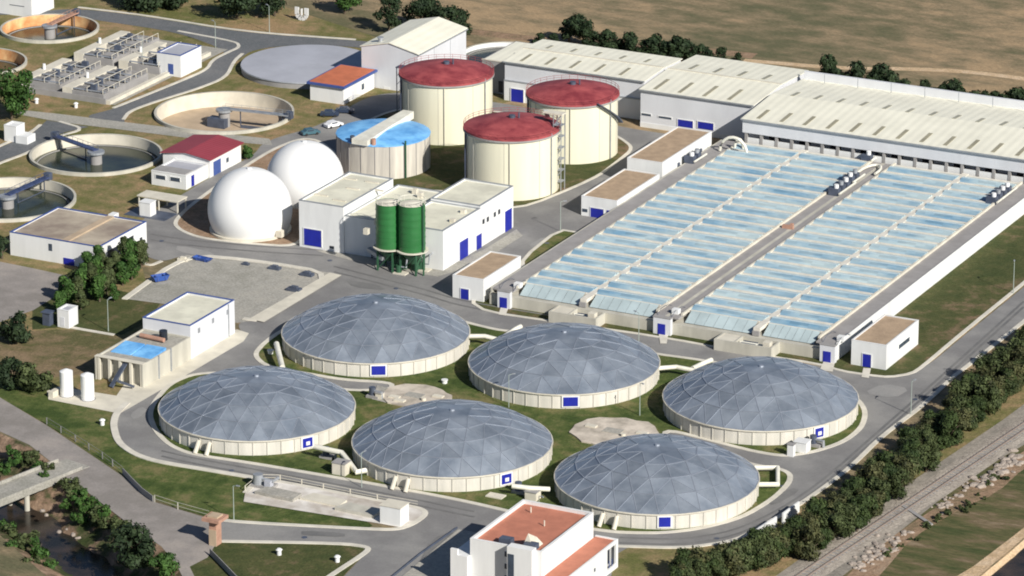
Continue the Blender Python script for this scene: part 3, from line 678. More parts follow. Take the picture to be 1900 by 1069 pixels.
# ---------------------------------------------------------------- domed tanks
def cap_point(a, r, R, rise, z0):
    rho = (R*R+rise*rise)/(2*rise); return (r*cos(a), r*sin(a), z0+sqrt(max(0, rho*rho-r*r))-(rho-rise))
def domed_tank(cxp, label, sq, butt=None, hatch=True):
    cx, cy = cxp; R, h, rise = 17.95, 2.76, 5.9; nf = 5
    r = thing('domed_tank', cx, cy, label, 'tank')
    w = MB(); w.ring(cx, cy, R-.5, R, 0, h, 96)
    for i in range(44):
        a = 2*pi*i/44+.05; w.bar((cx+(R+.08)*cos(a), cy+(R+.08)*sin(a), 0), (cx+(R+.08)*cos(a), cy+(R+.08)*sin(a), h-.05), .10, .16)
    w.build('wall', m_stainl, r)
    MB().ring(cx, cy, R-.15, R+.32, h, h+.2, 96).build('rim', m_concl, r)
    # geodesic roof: six sectors, nf rings, each triangle a panel
    RR = R+.1
    def pt(s, i, j):   # sector s, ring i, position j
        if i == 0: return cap_point(0, 0, RR, rise, h+.2)
        a = 2*pi*(s*i+j)/(6*i)+.2+cx*.37; return cap_point(a, RR*sin(radians(90)*(.15*i/nf))/sin(radians(90)*.15), RR, rise, h+.2)
    m = MB(); edges = {}
    def T(a, b, c):
        ps = [(p[0]+cx, p[1]+cy, p[2]) for p in (a, b, c)]; m.add(ps, [(0,1,2)])
        for u, v in ((0,1),(1,2),(2,0)):
            k = tuple(sorted((tuple(round(q, 3) for q in ps[u]), tuple(round(q, 3) for q in ps[v])))); edges[k] = 1
    for s in range(6):
        for i in range(nf):
            for j in range(i+1): 
                T(pt(s,i,j) if i else pt(0,0,0), pt(s,i+1,j), pt(s,i+1,j+1))
                if j < i: T(pt(s,i,j), pt(s,i+1,j+1), pt(s,i,j+1))
    m.build('dome', m_dome, r)
    rb = MB()
    for a, b in edges:
        ra, rb_ = hypot(a[0]-cx, a[1]-cy), hypot(b[0]-cx, b[1]-cy); w_r = .19 if abs(ra-rb_) < .05 else .10
        if max(ra, rb_) < 3.9 and w_r < .2: continue
        rb.bar((a[0],a[1],a[2]+.03), (b[0],b[1],b[2]+.03), w_r, .08)
    rb.build('rib_frame', m_rib, r)
    z = cap_point(0, 0, RR, rise, h+.2)[2]
    MB().cyl(cx, cy, .5, z-.05, z+.25, .4, n=16).build('vent_cap', m_rib, r)
    # blue hatch on the wall, placed by bearing
    px0, px1, wht = sq; xc = (px0+px1)/2
    best = None
    for k in range(720):
        a = 2*pi*k/720; q = project(cx+R*cos(a), cy+R*sin(a), 1.4)
        if (cos(a)*(CX-cx)+sin(a)*(CY-cy)) > 0 and (best is None or abs(q[0]-xc) < best[0]): best = (abs(q[0]-xc), a)
    a = best[1]; t = Vector((-sin(a), cos(a), 0)); n_ = Vector((cos(a), sin(a), 0)); c = Vector((cx, cy, 0))+n_*(R+.16); wd = (px1-px0)/9.9/2
    MB().bar(c+Vector((0,0,.75)), c+Vector((0,0,2.55)), 1, 1).v
    m = MB()
    def slab(mb, w0, w1, z0, z1, d0, d1):
        ps = [c+t*w_+n_*d_+Vector((0,0,z_)) for z_ in (z0,z1) for w_, d_ in ((w0,d0),(w1,d0),(w1,d1),(w0,d1))]
        mb.add(ps, [(3,2,1,0),(4,5,6,7),(0,1,5,4),(1,2,6,5),(2,3,7,6),(3,0,4,7)])
    f = MB(); slab(f, -wd-.3, wd+.3, .45, 2.7, -.25, .06); fo = f.build('hatch_frame', m_white, r)
    slab(m, -wd, wd, .7, 2.45, .05, .16); ho = m.build('hatch', m_blue, r)
    if wht: k = MB(); slab(k, -.35, .45, 1.1, 1.8, .15, .22); o = k.build('hatch_plate', m_white, r); o.parent = ho; o.location = (0,0,0)
    if butt:
        for pxb in butt:
            best = min(((abs(project(cx+R*cos(2*pi*k/720), cy+R*sin(2*pi*k/720), 1)[0]-pxb), 2*pi*k/720) for k in range(720) if cos(2*pi*k/720)*(CX-cx)+sin(2*pi*k/720)*(CY-cy) > 0))
            a = best[1]; n2 = Vector((cos(a), sin(a), 0)); base = Vector((cx, cy, 0))+n2*R
            MB().tube([base+n2*1.9+Vector((0,0,.1)), base+n2*1.3+Vector((0,0,.9)), base+n2*.5+Vector((0,0,2.2))], .42, 10).build('overflow_pipe', m_concl, r)
    return r
def project(x, y, z):
    dx, dy, dz = x-CX, y-CY, z-ALT
    rx = dx*cos(ROT)+dy*sin(ROT); ry = -dx*sin(ROT)+dy*cos(ROT)
    fw = ry*cos(PIT)-dz*sin(PIT); up = ry*sin(PIT)+dz*cos(PIT)
    return 950+F*rx/fw, 534.5-F*up/fw
def unrot(x, y):   # camera-aligned metres -> world
    return (CX+x*cos(ROT)-y*sin(ROT), CY+x*sin(ROT)+y*cos(ROT))
m_stainl = M('tank_wall_concrete', (.55,.53,.47), .85, .05, .5, c2=(.63,.60,.53), stretch=(1,1,.15))
DC = [unrot(-26.3,832.0), unrot(9.9,815.1), unrot(46.2,796.1), unrot(-47.1,791.0), unrot(-10.8,773.1), unrot(25.7,755.5)]
DL = ['domed grey tank farthest back, nearest the green silos and gravel lot', 'domed grey tank in front of the left covered basin\'s valve chamber', 'domed grey tank farthest right, nearest the bend of the ring road',
      'domed grey tank farthest left, inside the curve of the ring road', 'domed grey tank in the middle of the front row, left of the nearest one', 'domed grey tank nearest the camera, directly behind the red-roofed office building']
SQ = [(690,716,0),(1045,1072,0),(1510,1528,1),(560,580,1),(928,948,1),(1223,1243,0)]
BT = [None, None, None, (372,392), (738,760), (1121,1146)]
for c, l_, s_, b_ in zip(DC, DL, SQ, BT): domed_tank(c, l_, s_, b_)

# pads, boxes and pipes between the domes
m_padc = M('pad_surface', (.42,.37,.30), .9, .12, .25, c2=(.60,.53,.44), bump=.3)
def disc(px, ry, label, h=.7):
    p = g(px[0], px[1], h); r = thing('chamber', p[0], p[1], label, 'chamber')
    h = .35; rn = random.Random(int(ry*10)); q = [(p[0]+ry*(1.05+rn.uniform(-.10,.10))*cos(2*pi*i/22)*1.08, p[1]+ry*(1+rn.uniform(-.12,.12))*sin(2*pi*i/22)) for i in range(22)]
    MB().prism(q, .1, h).build('slab', m_padc, r)
    for k in range(3): a = rn.uniform(0, 6.3); MB().box(p[0]+ry*.7*cos(a)-.9, p[0]+ry*.7*cos(a)+1.2, p[1]+ry*.7*sin(a)-.6, p[1]+ry*.7*sin(a)+.6, h, h+rn.uniform(.1,.3)).build('kerb_block', m_concl, r)
    MB().box(p[0]-2, p[0]+1.5, p[1]-1.2, p[1]+1.2, h, h+.12).build('cover_plate', m_lot, r)
    MB().cyl(p[0]+2.5, p[1]-1.5, .45, h, h+.5, n=10).build('manhole', m_concl, r); return p
disc((771,731), 5.9, 'round pale concrete chamber between the back left dome and the front middle dome')
disc((1140,797), 7.2, 'round pale concrete chamber in the middle of the six domes')
sheet('path', [(700,716),(722,722),(745,738),(722,750),(690,742)], m_lot, z=.16)
def conc_box(px, w, d, h, label, name='valve_box', mat=m_concl, top=None):
    p = g(px[0], px[1]); r = thing(name, p[0]-w/2, p[1], label, 'box')
    MB().box(p[0]-w/2, p[0]+w/2, p[1], p[1]+d, 0, h).build('body', mat, r); MB().box(p[0]-w/2-.1, p[0]+w/2+.1, p[1]-.1, p[1]+d+.1, h, h+.15).build('lid', top or m_concd, r); return r
conc_box((702,742), 1.3, 1.2, 1.2, 'small cream box on the path by the back left dome')
conc_box((628,883), 2.6, 2.2, 2.3, 'pale concrete valve box with a white cap between the two left front domes')
conc_box((984,930), 2.2, 2, 1.6, 'small concrete valve box behind the office building roof')
conc_box((1484,841), 2.4, 2.2, 2.0, 'bright white cabinet at the foot of the rightmost dome', mat=m_white, top=m_white)
conc_box((1466,848), 1.2, 1.0, 2.3, 'narrow white post cabinet at the kerb by the rightmost dome', mat=m_white)
conc_box((724,975), 4.0, 3.2, 3.4, 'white concrete pump box at the pointed end of the pale apron', 'pump_box', mat=m_white, top=m_concl)
for px, lb in (((502,657),'white cap on the grass left of the back dome'), ((825,712),'small white cap beside the round chamber'), ((700,742), 'x')):
    if lb != 'x': p = g(*px); tag(MB().cyl(p[0], p[1], .5, .1, .7, n=12).cyl(p[0], p[1], .65, .7, .85, n=12).build('manhole', m_white), lb, 'manhole')
pipe([(513,638,2.4),(517,655,2.2),(524,682,1.6)], .55, 'straight white pipe standing left of the back dome')
pipe([(864,624,2.2),(900,624,2.0),(930,632,1.8)], .45, 'short cream pipe linking the back dome to its right neighbour')
pipe([(930,628,.9),(955,612,.9),(966,606,.9)], .5, 'cream pipe running up to the road above the second dome')
pipe([(1216,684,2.0),(1255,681,1.8),(1290,688,1.6)], .45, 'short cream pipe linking the second dome to the rightmost dome')
pipe([(1285,684,.9),(1310,672,.9),(1320,668,.9)], .5, 'cream pipe reaching the road above the rightmost dome')
pipe([(584,829,2.4),(615,836,2.4),(634,840,2.2),(648,858,1.6),(662,876,1.0),(688,871,1.0)], .5, 'bent cream pipe between the left and middle front domes')
pipe([(950,902,2.2),(985,906,2.0),(1020,908,1.6)], .45, 'straight cream pipe between the middle and nearest domes')
pipe([(1398,899,1.0),(1443,899,1.0),(1443,868,1.0),(1400,868,1.0)], .45, 'square cream pipe loop at the right side of the nearest dome')
for px, lb in (((608,850),'dark pump and motor beside the bent cream pipe'), ((965,915),'dark pump and motor beside the straight cream pipe'), ((1512,828),'dark pump and motor beside the rightmost dome'), ((694,738),'dark pump beside the small cream box')):
    p = g(*px); r = thing('pump', p[0], p[1], lb, 'pump')
    MB().box(p[0]-1.1, p[0]+1.1, p[1]-.8, p[1]+.8, .1, .5).build('base', m_concd, r); MB().cyl(p[0]-.3, p[1], .55, .5, 1.8, n=12).build('motor', m_dsteel, r); MB().tube([(p[0]-.3,p[1],1.2),(p[0]+1.6,p[1]-.3,1.2),(p[0]+1.6,p[1]-.3,.2)], .25).build('pipe', m_steel, r)
    r.scale = (1.15,)*3
for i, px in enumerate(((920,922),(833,923),(1152,1000))):
    if i < 1: p = g(*px); tag(MB().box(p[0]-1.6,p[0]+1.6,p[1]-1,p[1]+1,.1,.3).build('concrete_slab', m_concl), 'flat concrete slab on the grass near the middle front dome', 'slab')
# ---------------------------------------------------------------- digesters
def digester(px, yb, yt, w, label, mast=True):
    X0, Y0 = g(px, yb); R = w/2/ (F*sin(PIT+(yb-534.5)/F)/ALT)
    d = Vector((X0-CX, Y0-CY)).normalized(); cx, cy = X0+d.x*R, Y0+d.y*R
    # height from the front lip
    lo, hi = 2, 30
    for _ in range(40):
        h = (lo+hi)/2
        if project(X0, Y0, h)[1] > yt: lo = h
        else: hi = h
    r = thing('digester_tank', cx, cy, label, 'tank')
    b = MB(); b.cyl(cx, cy, R, 0, h, n=72, top=False); b.build('wall', m_cream, r, smooth=True)
    for i in range(8): a = 2*pi*i/8+.3; MB().bar((cx+(R+.01)*cos(a), cy+(R+.01)*sin(a), .1), (cx+(R+.01)*cos(a), cy+(R+.01)*sin(a), h-.3), .05, .10).build('seam', m_conc, r)
    b = MB(); b.revolve(cx, cy, [(R+.35,h-.15),(R+.35,h+.15),(R*.8,h+.9),(R*.5,h+1.55),(R*.2,h+1.95),(0.01,h+2.05)], 72); b.build('roof', m_red, r, smooth=True)
    MB().ring(cx, cy, R+.02, R+.42, h-.5, h-.16, 72).build('gutter', m_concd, r)
    b = MB()
    for k in range(36):
        a = 2*pi*k/36; b.bar((cx+(R+.3)*cos(a), cy+(R+.3)*sin(a), h+.1), (cx+(R+.3)*cos(a), cy+(R+.3)*sin(a), h+1.15), .05)
    for zz in (.65, 1.15): b.ring(cx, cy, R+.27, R+.33, h+zz-.03, h+zz+.03, 36)
    b.build('handrail', m_red, r)
    MB().cyl(cx, cy, .7, h+1.9, h+2.6, n=14).build('roof_hatch', m_dsteel, r)
    MB().cyl(cx+1.4, cy+.5, .18, h+1.9, h+3.2, n=8).build('vent_pipe', m_dsteel, r)
    vd = Vector((CX-cx, CY-cy)).normalized(); base = atan2(vd.y, vd.x)
    a = base-1.25; MB().bar((cx+(R+.35)*cos(a), cy+(R+.35)*sin(a), 0), (cx+(R+.35)*cos(a), cy+(R+.35)*sin(a), h), .5, .3).build('ladder', m_dsteel, r)
    a = base+.95; MB().tube([(cx+(R+.3)*cos(a), cy+(R+.3)*sin(a), .2), (cx+(R+.3)*cos(a), cy+(R+.3)*sin(a), h+.3)], .12).build('downpipe', m_steel, r)
    a = base-.05; MB().tube([(cx+(R+.2)*cos(a), cy+(R+.2)*sin(a), .2), (cx+(R+.2)*cos(a), cy+(R+.2)*sin(a), h-.4)], .09).build('downpipe', m_conc, r)
    return (cx, cy, R, h, base, r)
T1 = digester(829, 271, 159, 172, 'red-roofed cream tank farthest back, behind the blue-topped tank')
T2 = digester(1062, 306, 197, 169, 'red-roofed cream tank right of the other two, next to the halls')
T3 = digester(950, 374, 261, 176, 'red-roofed cream tank nearest the camera, behind the process building')
# outer stair from T2 roof down its right side
cx, cy, R, h, base, r = T2
b = MB(); st = MB()
for k in range(26):
    a = base+.55+.9*k/26; z = h+.2-(h-6)*k/26*.9
    for q in (R+.3, R+1.2): pass
    b.bar((cx+(R+.25)*cos(a), cy+(R+.25)*sin(a), z), (cx+(R+1.25)*cos(a), cy+(R+1.25)*sin(a), z), .42, .12)
b.build('outer_stair', m_dsteel, r)
# stair tower and gas pipes between the tanks
p = g(1037, 352); r = thing('stair_tower', p[0], p[1], 'slim steel stair tower between the nearest digester and the right digester', 'stair tower')
b = MB()
for dx, dy in ((-.9,-.9),(.9,-.9),(.9,.9),(-.9,.9)): b.bar((p[0]+dx,p[1]+dy,0),(p[0]+dx,p[1]+dy,17.2), .16)
b.build('frame', m_steel, r)
b = MB()
for k in range(6): z = 2.5*k+2; b.box(p[0]-1,p[0]+1,p[1]-1,p[1]+1,z,z+.1); b.bar((p[0]-.8,p[1]-.5,z+.1),(p[0]+.8,p[1]-.5,z+2.5), .7, .12)
b.build('stair_flights', m_steel, r)
MB().box(p[0]-3.4,p[0]+1.2,p[1]-1,p[1]+1,16.9,17.2).build('platform', m_concl, r)
MB().bar((p[0]-3.2,p[1],17.3),(T3[0]+T3[2]*.5,T3[1]+T3[2]*.7,T3[3]+1.0), 1.0, .2).build('gangway', m_steel, r)
p = g(747,236); r = thing('access_tower', p[0], p[1], 'dark lattice access tower on the shaded left side of the back digester', 'stair tower')
b = MB()
for dx, dy in ((-.9,-.9),(.9,-.9),(.9,.9),(-.9,.9)): b.bar((p[0]+dx,p[1]+dy,0),(p[0]+dx,p[1]+dy,14), .16)
for k in range(7): b.bar((p[0]-.9,p[1]-.9,2*k),(p[0]+.9,p[1]-.9,2*k+2), .1)
b.build('frame', m_dsteel, r); MB().box(p[0]-1.1,p[0]+1.1,p[1]-1.1,p[1]+1.1,13.9,14.1).build('platform', m_dsteel, r)
# ---------------------------------------------------------------- blue-topped tank
X0, Y0 = g(712,334); R = 173/2/(F*sin(PIT+(300-534.5)/F)/ALT); d = Vector((X0-CX, Y0-CY)).normalized(); cx, cy = X0+d.x*R, Y0+d.y*R; h = 7.4
r = thing('thickener_tank', cx, cy, 'stained concrete tank with a bright blue roof and a pale bridge across it', 'tank')
MB().ring(cx, cy, R-.4, R, 0, h, 96).build('wall', m_stain, r, smooth=True)
b = MB()
for i in range(20):
    a = 2*pi*i/20; b.bar((cx+(R+.04)*cos(a), cy+(R+.04)*sin(a), .1), (cx+(R+.04)*cos(a), cy+(R+.04)*sin(a), h-.05), .12, .15)
b.build('joints', m_concd, r)
b = MB(); b.revolve(cx, cy, [(R+.15,h),(R+.15,h+.2),(R*.75,h+.75),(R*.4,h+1.15),(.01,h+1.4)], 24); b.build('roof', m_sky, r)
MB().add([(cx-1.9,cy-R-.6,h+.3),(cx+1.9,cy-R-.6,h+.3),(cx+1.3,cy+R+1.5,h+.3),(cx-1.3,cy+R+1.5,h+.3),(cx-1.9,cy-R-.6,h+1.5),(cx+1.9,cy-R-.6,h+1.5),(cx+1.3,cy+R+1.5,h+1.95),(cx-1.3,cy+R+1.5,h+1.95)],[(3,2,1,0),(4,5,6,7),(0,1,5,4),(1,2,6,5),(2,3,7,6),(3,0,4,7)]).build('bridge', m_pipe, r)
MB().cyl(cx-2.6, cy-R+1.0, .5, h+.2, h+1.6, n=12).build('motor', m_dsteel, r); MB().cyl(cx+2.6, cy-R+1.0, .5, h+.2, h+1.6, n=12).build('gearbox', m_brick, r)
px_, py_ = g(757,334); a = atan2(py_-cy, px_-cx); MB().bar((cx+(R+.35)*cos(a),cy+(R+.35)*sin(a),0),(cx+(R+.35)*cos(a),cy+(R+.35)*sin(a),h+1.1), .3, .3).build('ladder', m_greend, r)
# ---------------------------------------------------------------- gas spheres
def sphere(px, w, ytop, label):
    pm = F*sin(PIT+(ytop+60-534.5)/F)/ALT; R = w/2/pm; zc_ = R*.52
    c = g(px, ytop+w/2, zc_); cx, cy = c
    r = thing('gas_holder', cx, cy, label, 'gas holder'); n = 18; prof = []
    a0 = math.asin(-zc_/R)
    for i in range(n+1): a = a0+(pi/2-a0)*i/n; prof.append((max(.01, R*cos(a)), zc_+R*sin(a)))
    MB().revolve(cx, cy, prof, 64).build('membrane', m_sph, r, smooth=True)
    rb = prof[0][0]; MB().ring(cx, cy, rb-.1, rb+1.0, 0, .5, 48).build('anchor_ring', m_concl, r)
    MB().cyl(cx, cy, .5, zc_+R-.1, zc_+R+.25, n=12).build('crown_plate', m_white, r)
    MB().box(cx+rb+.2,cx+rb+1.6,cy-rb*.4,cy-rb*.4+1.4,.5,1.9).build('valve_box', m_concl, r)
sphere(464, 154, 311, 'white gas storage sphere nearer the camera, left of the process building')
sphere(566, 142, 261, 'white gas storage sphere farther back, beside the blue-topped tank')
# ---------------------------------------------------------------- green silos
def silo(px, yb, w, ytop, label):
    x, y = g(px, yb); pm = F*sin(PIT+(yb-534.5)/F)/ALT; R = w/2/pm
    r = thing('silo', x, y, label, 'silo'); h0 = 4.9; lo, hi = 8, 30
    for _ in range(30):
        h = (lo+hi)/2
        if project(x, y, h)[1] > ytop+6: lo = h
        else: hi = h
    MB().cyl(x, y, R, h0, h, n=40, bot=False, top=False).build('body', m_green, r, smooth=True)
    b = MB()
    for k in range(8): z = h0+(h-h0)*k/7; b.ring(x, y, R-.02, R+.06, z-.05, z+.05, 40)
    b.build('hoops', m_green, r)
    MB().cyl(x, y, R+.05, h, h+.5, .3, n=40).build('roof', m_concl, r, smooth=True)
    b = MB(); b.ring(x, y, R-.05, R+.03, h+1.0, h+1.08, 24)
    for k in range(12): a = 2*pi*k/12; b.bar((x+R*cos(a),y+R*sin(a),h),(x+R*cos(a),y+R*sin(a),h+1.05), .06)
    b.build('handrail', m_pipe, r)
    MB().cyl(x, y, .45, 1.9, h0, R, n=32, bot=False, top=False).build('hopper', m_greend, r, smooth=True)
    for k in range(4):
        a = pi/4+k*pi/2; MB().bar((x+R*.92*cos(a),y+R*.92*sin(a),0),(x+R*.92*cos(a),y+R*.92*sin(a),h0+.3), .32).build('leg', m_greend, r)
    b = MB()
    for k in range(4):
        a, c = pi/4+k*pi/2, pi/4+(k+1)*pi/2; b.bar((x+R*.92*cos(a),y+R*.92*sin(a),.4),(x+R*.92*cos(c),y+R*.92*sin(c),4.4), .14)
        b.bar((x+R*.92*cos(a),y+R*.92*sin(a),4.6),(x+R*.92*cos(c),y+R*.92*sin(c),4.6), .25)
    b.build('bracing', m_greend, r)
    MB().ring(x, y, R, R+.6, h0-.1, h0+.1, 32).build('gallery', m_concl, r)
    MB().bar((x+R+.3,y-R*.3,0),(x+R+.3,y-R*.3,h+.8), .4, .2).build('ladder', m_greend, r)
silo(722, 500, 48, 370, 'left green silo of the pair in front of the process building')
silo(765, 506, 50, 372, 'right green silo of the pair in front of the process building')
def P3(px, py, z=0): q = g(px, py, z); return (q[0], q[1], z)
r = thing('screw_conveyor', *g(700,480), 'pale inclined conveyor trough leading to the left silo', 'conveyor')
MB().bar(P3(684,462,3.5), P3(712,480,2.5), 1.0, .8).build('trough', m_steel, r); MB().bar(P3(690,478,0), P3(690,466,3.2), .25).build('leg', m_dsteel, r)
q = g(735,503); tag(MB().box(q[0]-1.5,q[0]+1.5,q[1]+1.5,q[1]+4.5,0,2.6).cyl(q[0]+3.2,q[1]+2.5,1.1,0,2.9,n=16).build('pump_cabinet', m_greend), 'dark green cabinet and drum in the shade under the silos', 'cabinet')
for px, lb in (((744,508),'grey-green pump skid under the silos'), ((786,502),'tangle of green pipework at the right foot of the silos')):
    q = g(*px); r = thing('pump_skid', q[0], q[1], lb, 'pumps')
    MB().box(q[0]-1.4,q[0]+1.4,q[1]-1,q[1]+1,0,.3).build('base', m_concl, r); MB().cyl(q[0]-.5,q[1],.6,.3,1.8,n=12).build('pump', m_greend, r)
    MB().tube([(q[0]-.5,q[1],1.5),(q[0]+1.2,q[1],1.5),(q[0]+1.2,q[1]+.4,3.4),(q[0]+1.2,q[1]+2,3.4)], .2).build('pipe', m_steel, r)
# ---------------------------------------------------------------- sunken clarifiers
def clarifier(key, label, wz, wallmat=m_concl, wet=True, arm=None, rim=.7, depth=3.0, armmat=m_bridge, half=True):
    cx, cy, R = POND[key]; r = thing('clarifier_tank', cx, cy, label, 'tank')
    MB().ring(cx, cy, R-.35, R+.02, -depth, rim, 80).build('wall', wallmat, r, smooth=True)
    MB().ring(cx, cy, R+.03, R+.14, .02, rim-.02, 80).build('outer_wall', m_conc, r, smooth=True)
    MB().ring(cx, cy, R-.36, R+.16, rim, rim+.10, 80).build('coping', m_conc, r)
    if wet: MB().cyl(cx, cy, R-.36, wz-.1, wz, n=80, bot=False).build('water', m_water, r)
    MB().cyl(cx, cy, R-.36, -depth, -depth+.05, n=60, bot=False).build('floor', m_floor, r)
    if wet: MB().ring(cx, cy, R-1.5, R-1.3, wz-.3, wz+.18, 80).build('weir', m_concd, r)
    MB().cyl(cx, cy, 1.3, -depth, rim+.1, n=20).build('centre_pier', m_concd, r)
    MB().cyl(cx, cy, 1.9, rim+.1, rim+.6, n=20).build('centre_platform', m_steel, r)
    if arm is not None:
        q = g(arm[0], arm[1], rim+1); a = atan2(q[1]-cy, q[0]-cx); e = (cx+(R+.3)*cos(a), cy+(R+.3)*sin(a))
        b = MB(); n2 = Vector((-sin(a), cos(a), 0))*.7
        A = Vector((cx, cy, rim+.75)); B = Vector((e[0], e[1], rim+.75))
        b.bar(A, B, 1.5, .25)
        for s in (-1, 1):
            b.bar(A+n2*s+Vector((0,0,.9)), B+n2*s+Vector((0,0,.9)), .06)
            for k in range(9): p = A.lerp(B, k/8)+n2*s; b.bar(p, p+Vector((0,0,.9)), .06)
        b.build('scraper_bridge', armmat, r)
        MB().box(e[0]-.7,e[0]+.7,e[1]-.7,e[1]+.7,rim+.02,rim+1.6).build('drive_unit', m_dsteel, r)
        b = MB(); p0 = A.lerp(B, .25); p1 = A.lerp(B, .9); b.bar((p0.x,p0.y,wz-.2),(p1.x,p1.y,wz-.2), .12, .8); b.bar((p1.x,p1.y,wz-.2),(p1.x,p1.y,rim+.7), .2); b.bar((p0.x,p0.y,wz-.2),(p0.x,p0.y,rim+.7), .2)
        b.build('scraper_blade', m_dsteel, r)
    return r
clarifier('A', 'round tank of dark water beside the maroon-roofed pump house', -1.6, arm=(108,252))
clarifier('B', 'round sunken tank of dark water cut by the left edge of the photo', -1.4, arm=(62,338))
clarifier('C', 'empty round tank with a tan floor and grey scraper bridge', -2.2, wet=False, arm=(535,212), depth=2.8, armmat=m_steel)
clarifier('E', 'round orange-stained tank at the upper left beyond the concrete channels', -1.9, m_rust, arm=(140,22), armmat=m_brick)
clarifier('F', 'round orange-stained tank cut by the left edge near the big round tree', -1.9, m_rust)
clarifier('H', 'round water tank with a high white wall right of the tall hall', .6, m_white, rim=1.6)
cx, cy, R = POND['C']; q = g(380,215,-1)
tag(MB().box(cx-3.2,cx+1.2,cy-2.2,cy+.2,-2.7,-.6).build('sludge_pump', m_dsteel), 'dark machinery standing in the empty round tank', 'machine')
# covered flat tank
q = g(573,119,1.4); r = thing('covered_tank', q[0], q[1], 'low round tank under a flat pale grey lid beside the tall white hall', 'tank')
MB().cyl(q[0], q[1], 15.7, 0, 1.3, n=96).build('wall', m_concd, r, smooth=True); MB().cyl(q[0], q[1], 15.9, 1.3, 1.55, 15.8, n=96, bot=False, top=False).build('rim', m_steel, r)
MB().revolve(q[0], q[1], [(15.8,1.55),(8,1.75),(.01,1.9)], 48).build('lid', m_lid, r)
# ---------------------------------------------------------------- concrete channels, upper left
fx, fy = g(203,192)
m_walkd = M('grating', (.19,.185,.18), .9, .2, .8)
def lane(x0, x1, y0, y1, label):
    r = thing('settling_channel', x0, y0, label, 'channel'); h = 1.9
    MB().box(x0,x0+2.59,y0,y1,0,h+.4).build('side_slab', m_concl, r)
    w = MB(); w.box(x1-.4,x1,y0,y1,0,h); w.box(x0+2.6,x1-.4,y0,y0+.4,0,h); w.box(x0+2.6,x1-.4,y1-.4,y1,0,h)
    mid = (x0+2.6+x1-.4)/2; w.box(mid-.2,mid+.2,y0+.4,y1-.4,0,h); n = 4
    for k in range(1, n): y = y0+(y1-y0)*k/n; w.box(x0+2.6,mid-.2,y-.2,y+.2,0,h); w.box(mid+.2,x1-.4,y-.2,y+.2,0,h)
    w.build('wall', m_concd, r)
    MB().box(x0+2.62,x1-.42,y0+.42,y1-.42,.05,.35).build('sludge', m_water, r)
    rnd = random.Random(int(x0*7+y0))
    for k in range(n):
        y = y0+(y1-y0)*(k+.5)/n; wd = (y1-y0)/n
        if rnd.random() < .6: MB().box(x0+2.62,mid-.22,y-wd*.3,y+wd*.2,h+.02,h+.2).build('cover_slab', m_walkd, r)
        if rnd.random() < .75: MB().box(mid+.22,x1-.1,y-wd*.1,y+wd*.38,h+.02,h+.22).build('cover_slab', m_concd, r)
        yy = y-wd*.45; MB().box(x0+2.3,x1+.1,yy,yy+.7,h+.24,h+.36).build('walkway', m_steel, r)
        xx = mid+rnd.uniform(-2.4,1.4); MB().box(xx,xx+rnd.uniform(.7,1.6),yy+.9,yy+1.7,h+.24,h+rnd.uniform(.8,1.5)).build('drive_unit', m_dsteel, r)
    b = MB()
    for k in range(9):
        y = y0+(y1-y0)*k/8*.99+.05; b.bar((x1-.2,y,h),(x1-.2,y,h+1.1), .12); b.bar((mid,y,h),(mid,y,h+1.1), .1)
    b.bar((x1-.2,y0+.05,h+1.1),(x1-.2,y1-.1,h+1.1), .1); b.bar((mid,y0+.05,h+1.1),(mid,y1-.1,h+1.1), .1)
    b.build('handrail', m_concl, r); MB().cyl(x0+1.3, y0+(y1-y0)*.45, .35, h+.4, h+1.7, n=10).build('actuator', m_white, r)
sheet('channel_floor', [(fx-27,fy-1),(fx+2,fy-1),(fx+2,fy+50),(fx-27,fy+50)], m_lot, world=True)
LN = ['concrete settling channel nearest the camera, on the left', 'concrete settling channel nearest the camera, on the right', 'concrete settling channel at the back, on the left', 'concrete settling channel at the back, by the small white building']
x_ = fx-25; lane(x_, x_+10.6, fy+2, fy+20, LN[0]); lane(x_+12.5, x_+23.5, fy, fy+19.5, LN[1]); lane(x_, x_+10.6, fy+25, fy+46, LN[2]); lane(x_+12.5, x_+23.5, fy+24.5, fy+42, LN[3])
MB_ = MB(); tag(MB().box(fx-.2,fx+.9,fy-1,fy+44,0,.9).build('retaining_wall', m_concl), 'long low cream wall along the right side of the concrete channels', 'wall')
tag(MB().box(fx-24,fx-.25,fy-1.2,fy-.8,0,1.3).build('retaining_wall', m_concd), 'low grey wall across the near end of the concrete channels', 'wall')
# small white building with blue roof
b = Bld('blower_house', (335,104), 5.2, 6.4, 9.4, 'small white building with a flat grey roof beside the concrete channels', 'building')
b.walls(m_white, m_trimb, m_lid, .2); b.front('door', (312,118), (322,138), m_trimb, .06)
# ---------------------------------------------------------------- other buildings
b = Bld('gatehouse', (637,164), 3.9, 8.6, 14.6, 'small white house with an orange roof and blue eaves', 'house')
b.walls(m_white); MB().box(b.x0-.6,b.x1+.6,b.y0-.6,b.y1+.6,b.h,b.h+.5).build('eaves', m_trimb, b.r); MB().box(b.x0-.1,b.x1+.1,b.y0-.1,b.y1+.1,b.h+.5,b.h+.62).build('roof', m_orange, b.r)
b.rightm('window', b.y0+8.5, b.y0+9.7, 1.2, 2.6, m_glass, .05, m_white); b.rightm('door', b.y0+4.0, b.y0+5.0, .1, 2.2, m_white2, .05)
b = Bld('pump_house', (389,297), 4.1, 11.7, 13.4, 'pump house with a maroon metal roof beside the round water tank', 'building')
b.walls(m_white); rf, ge = pitched(b, m_maroon, .9, .5, 'Y'); ge.build('gable', m_white, b.r)
y0, z0 = hx(398,305,b.x1); b.rightm('gate', y0-.5, y0+2.6, .1, 3.2, m_trimb, .06); b.rightm('window', y0+5, y0+6, 1.5, 2.5, m_glass, .05)
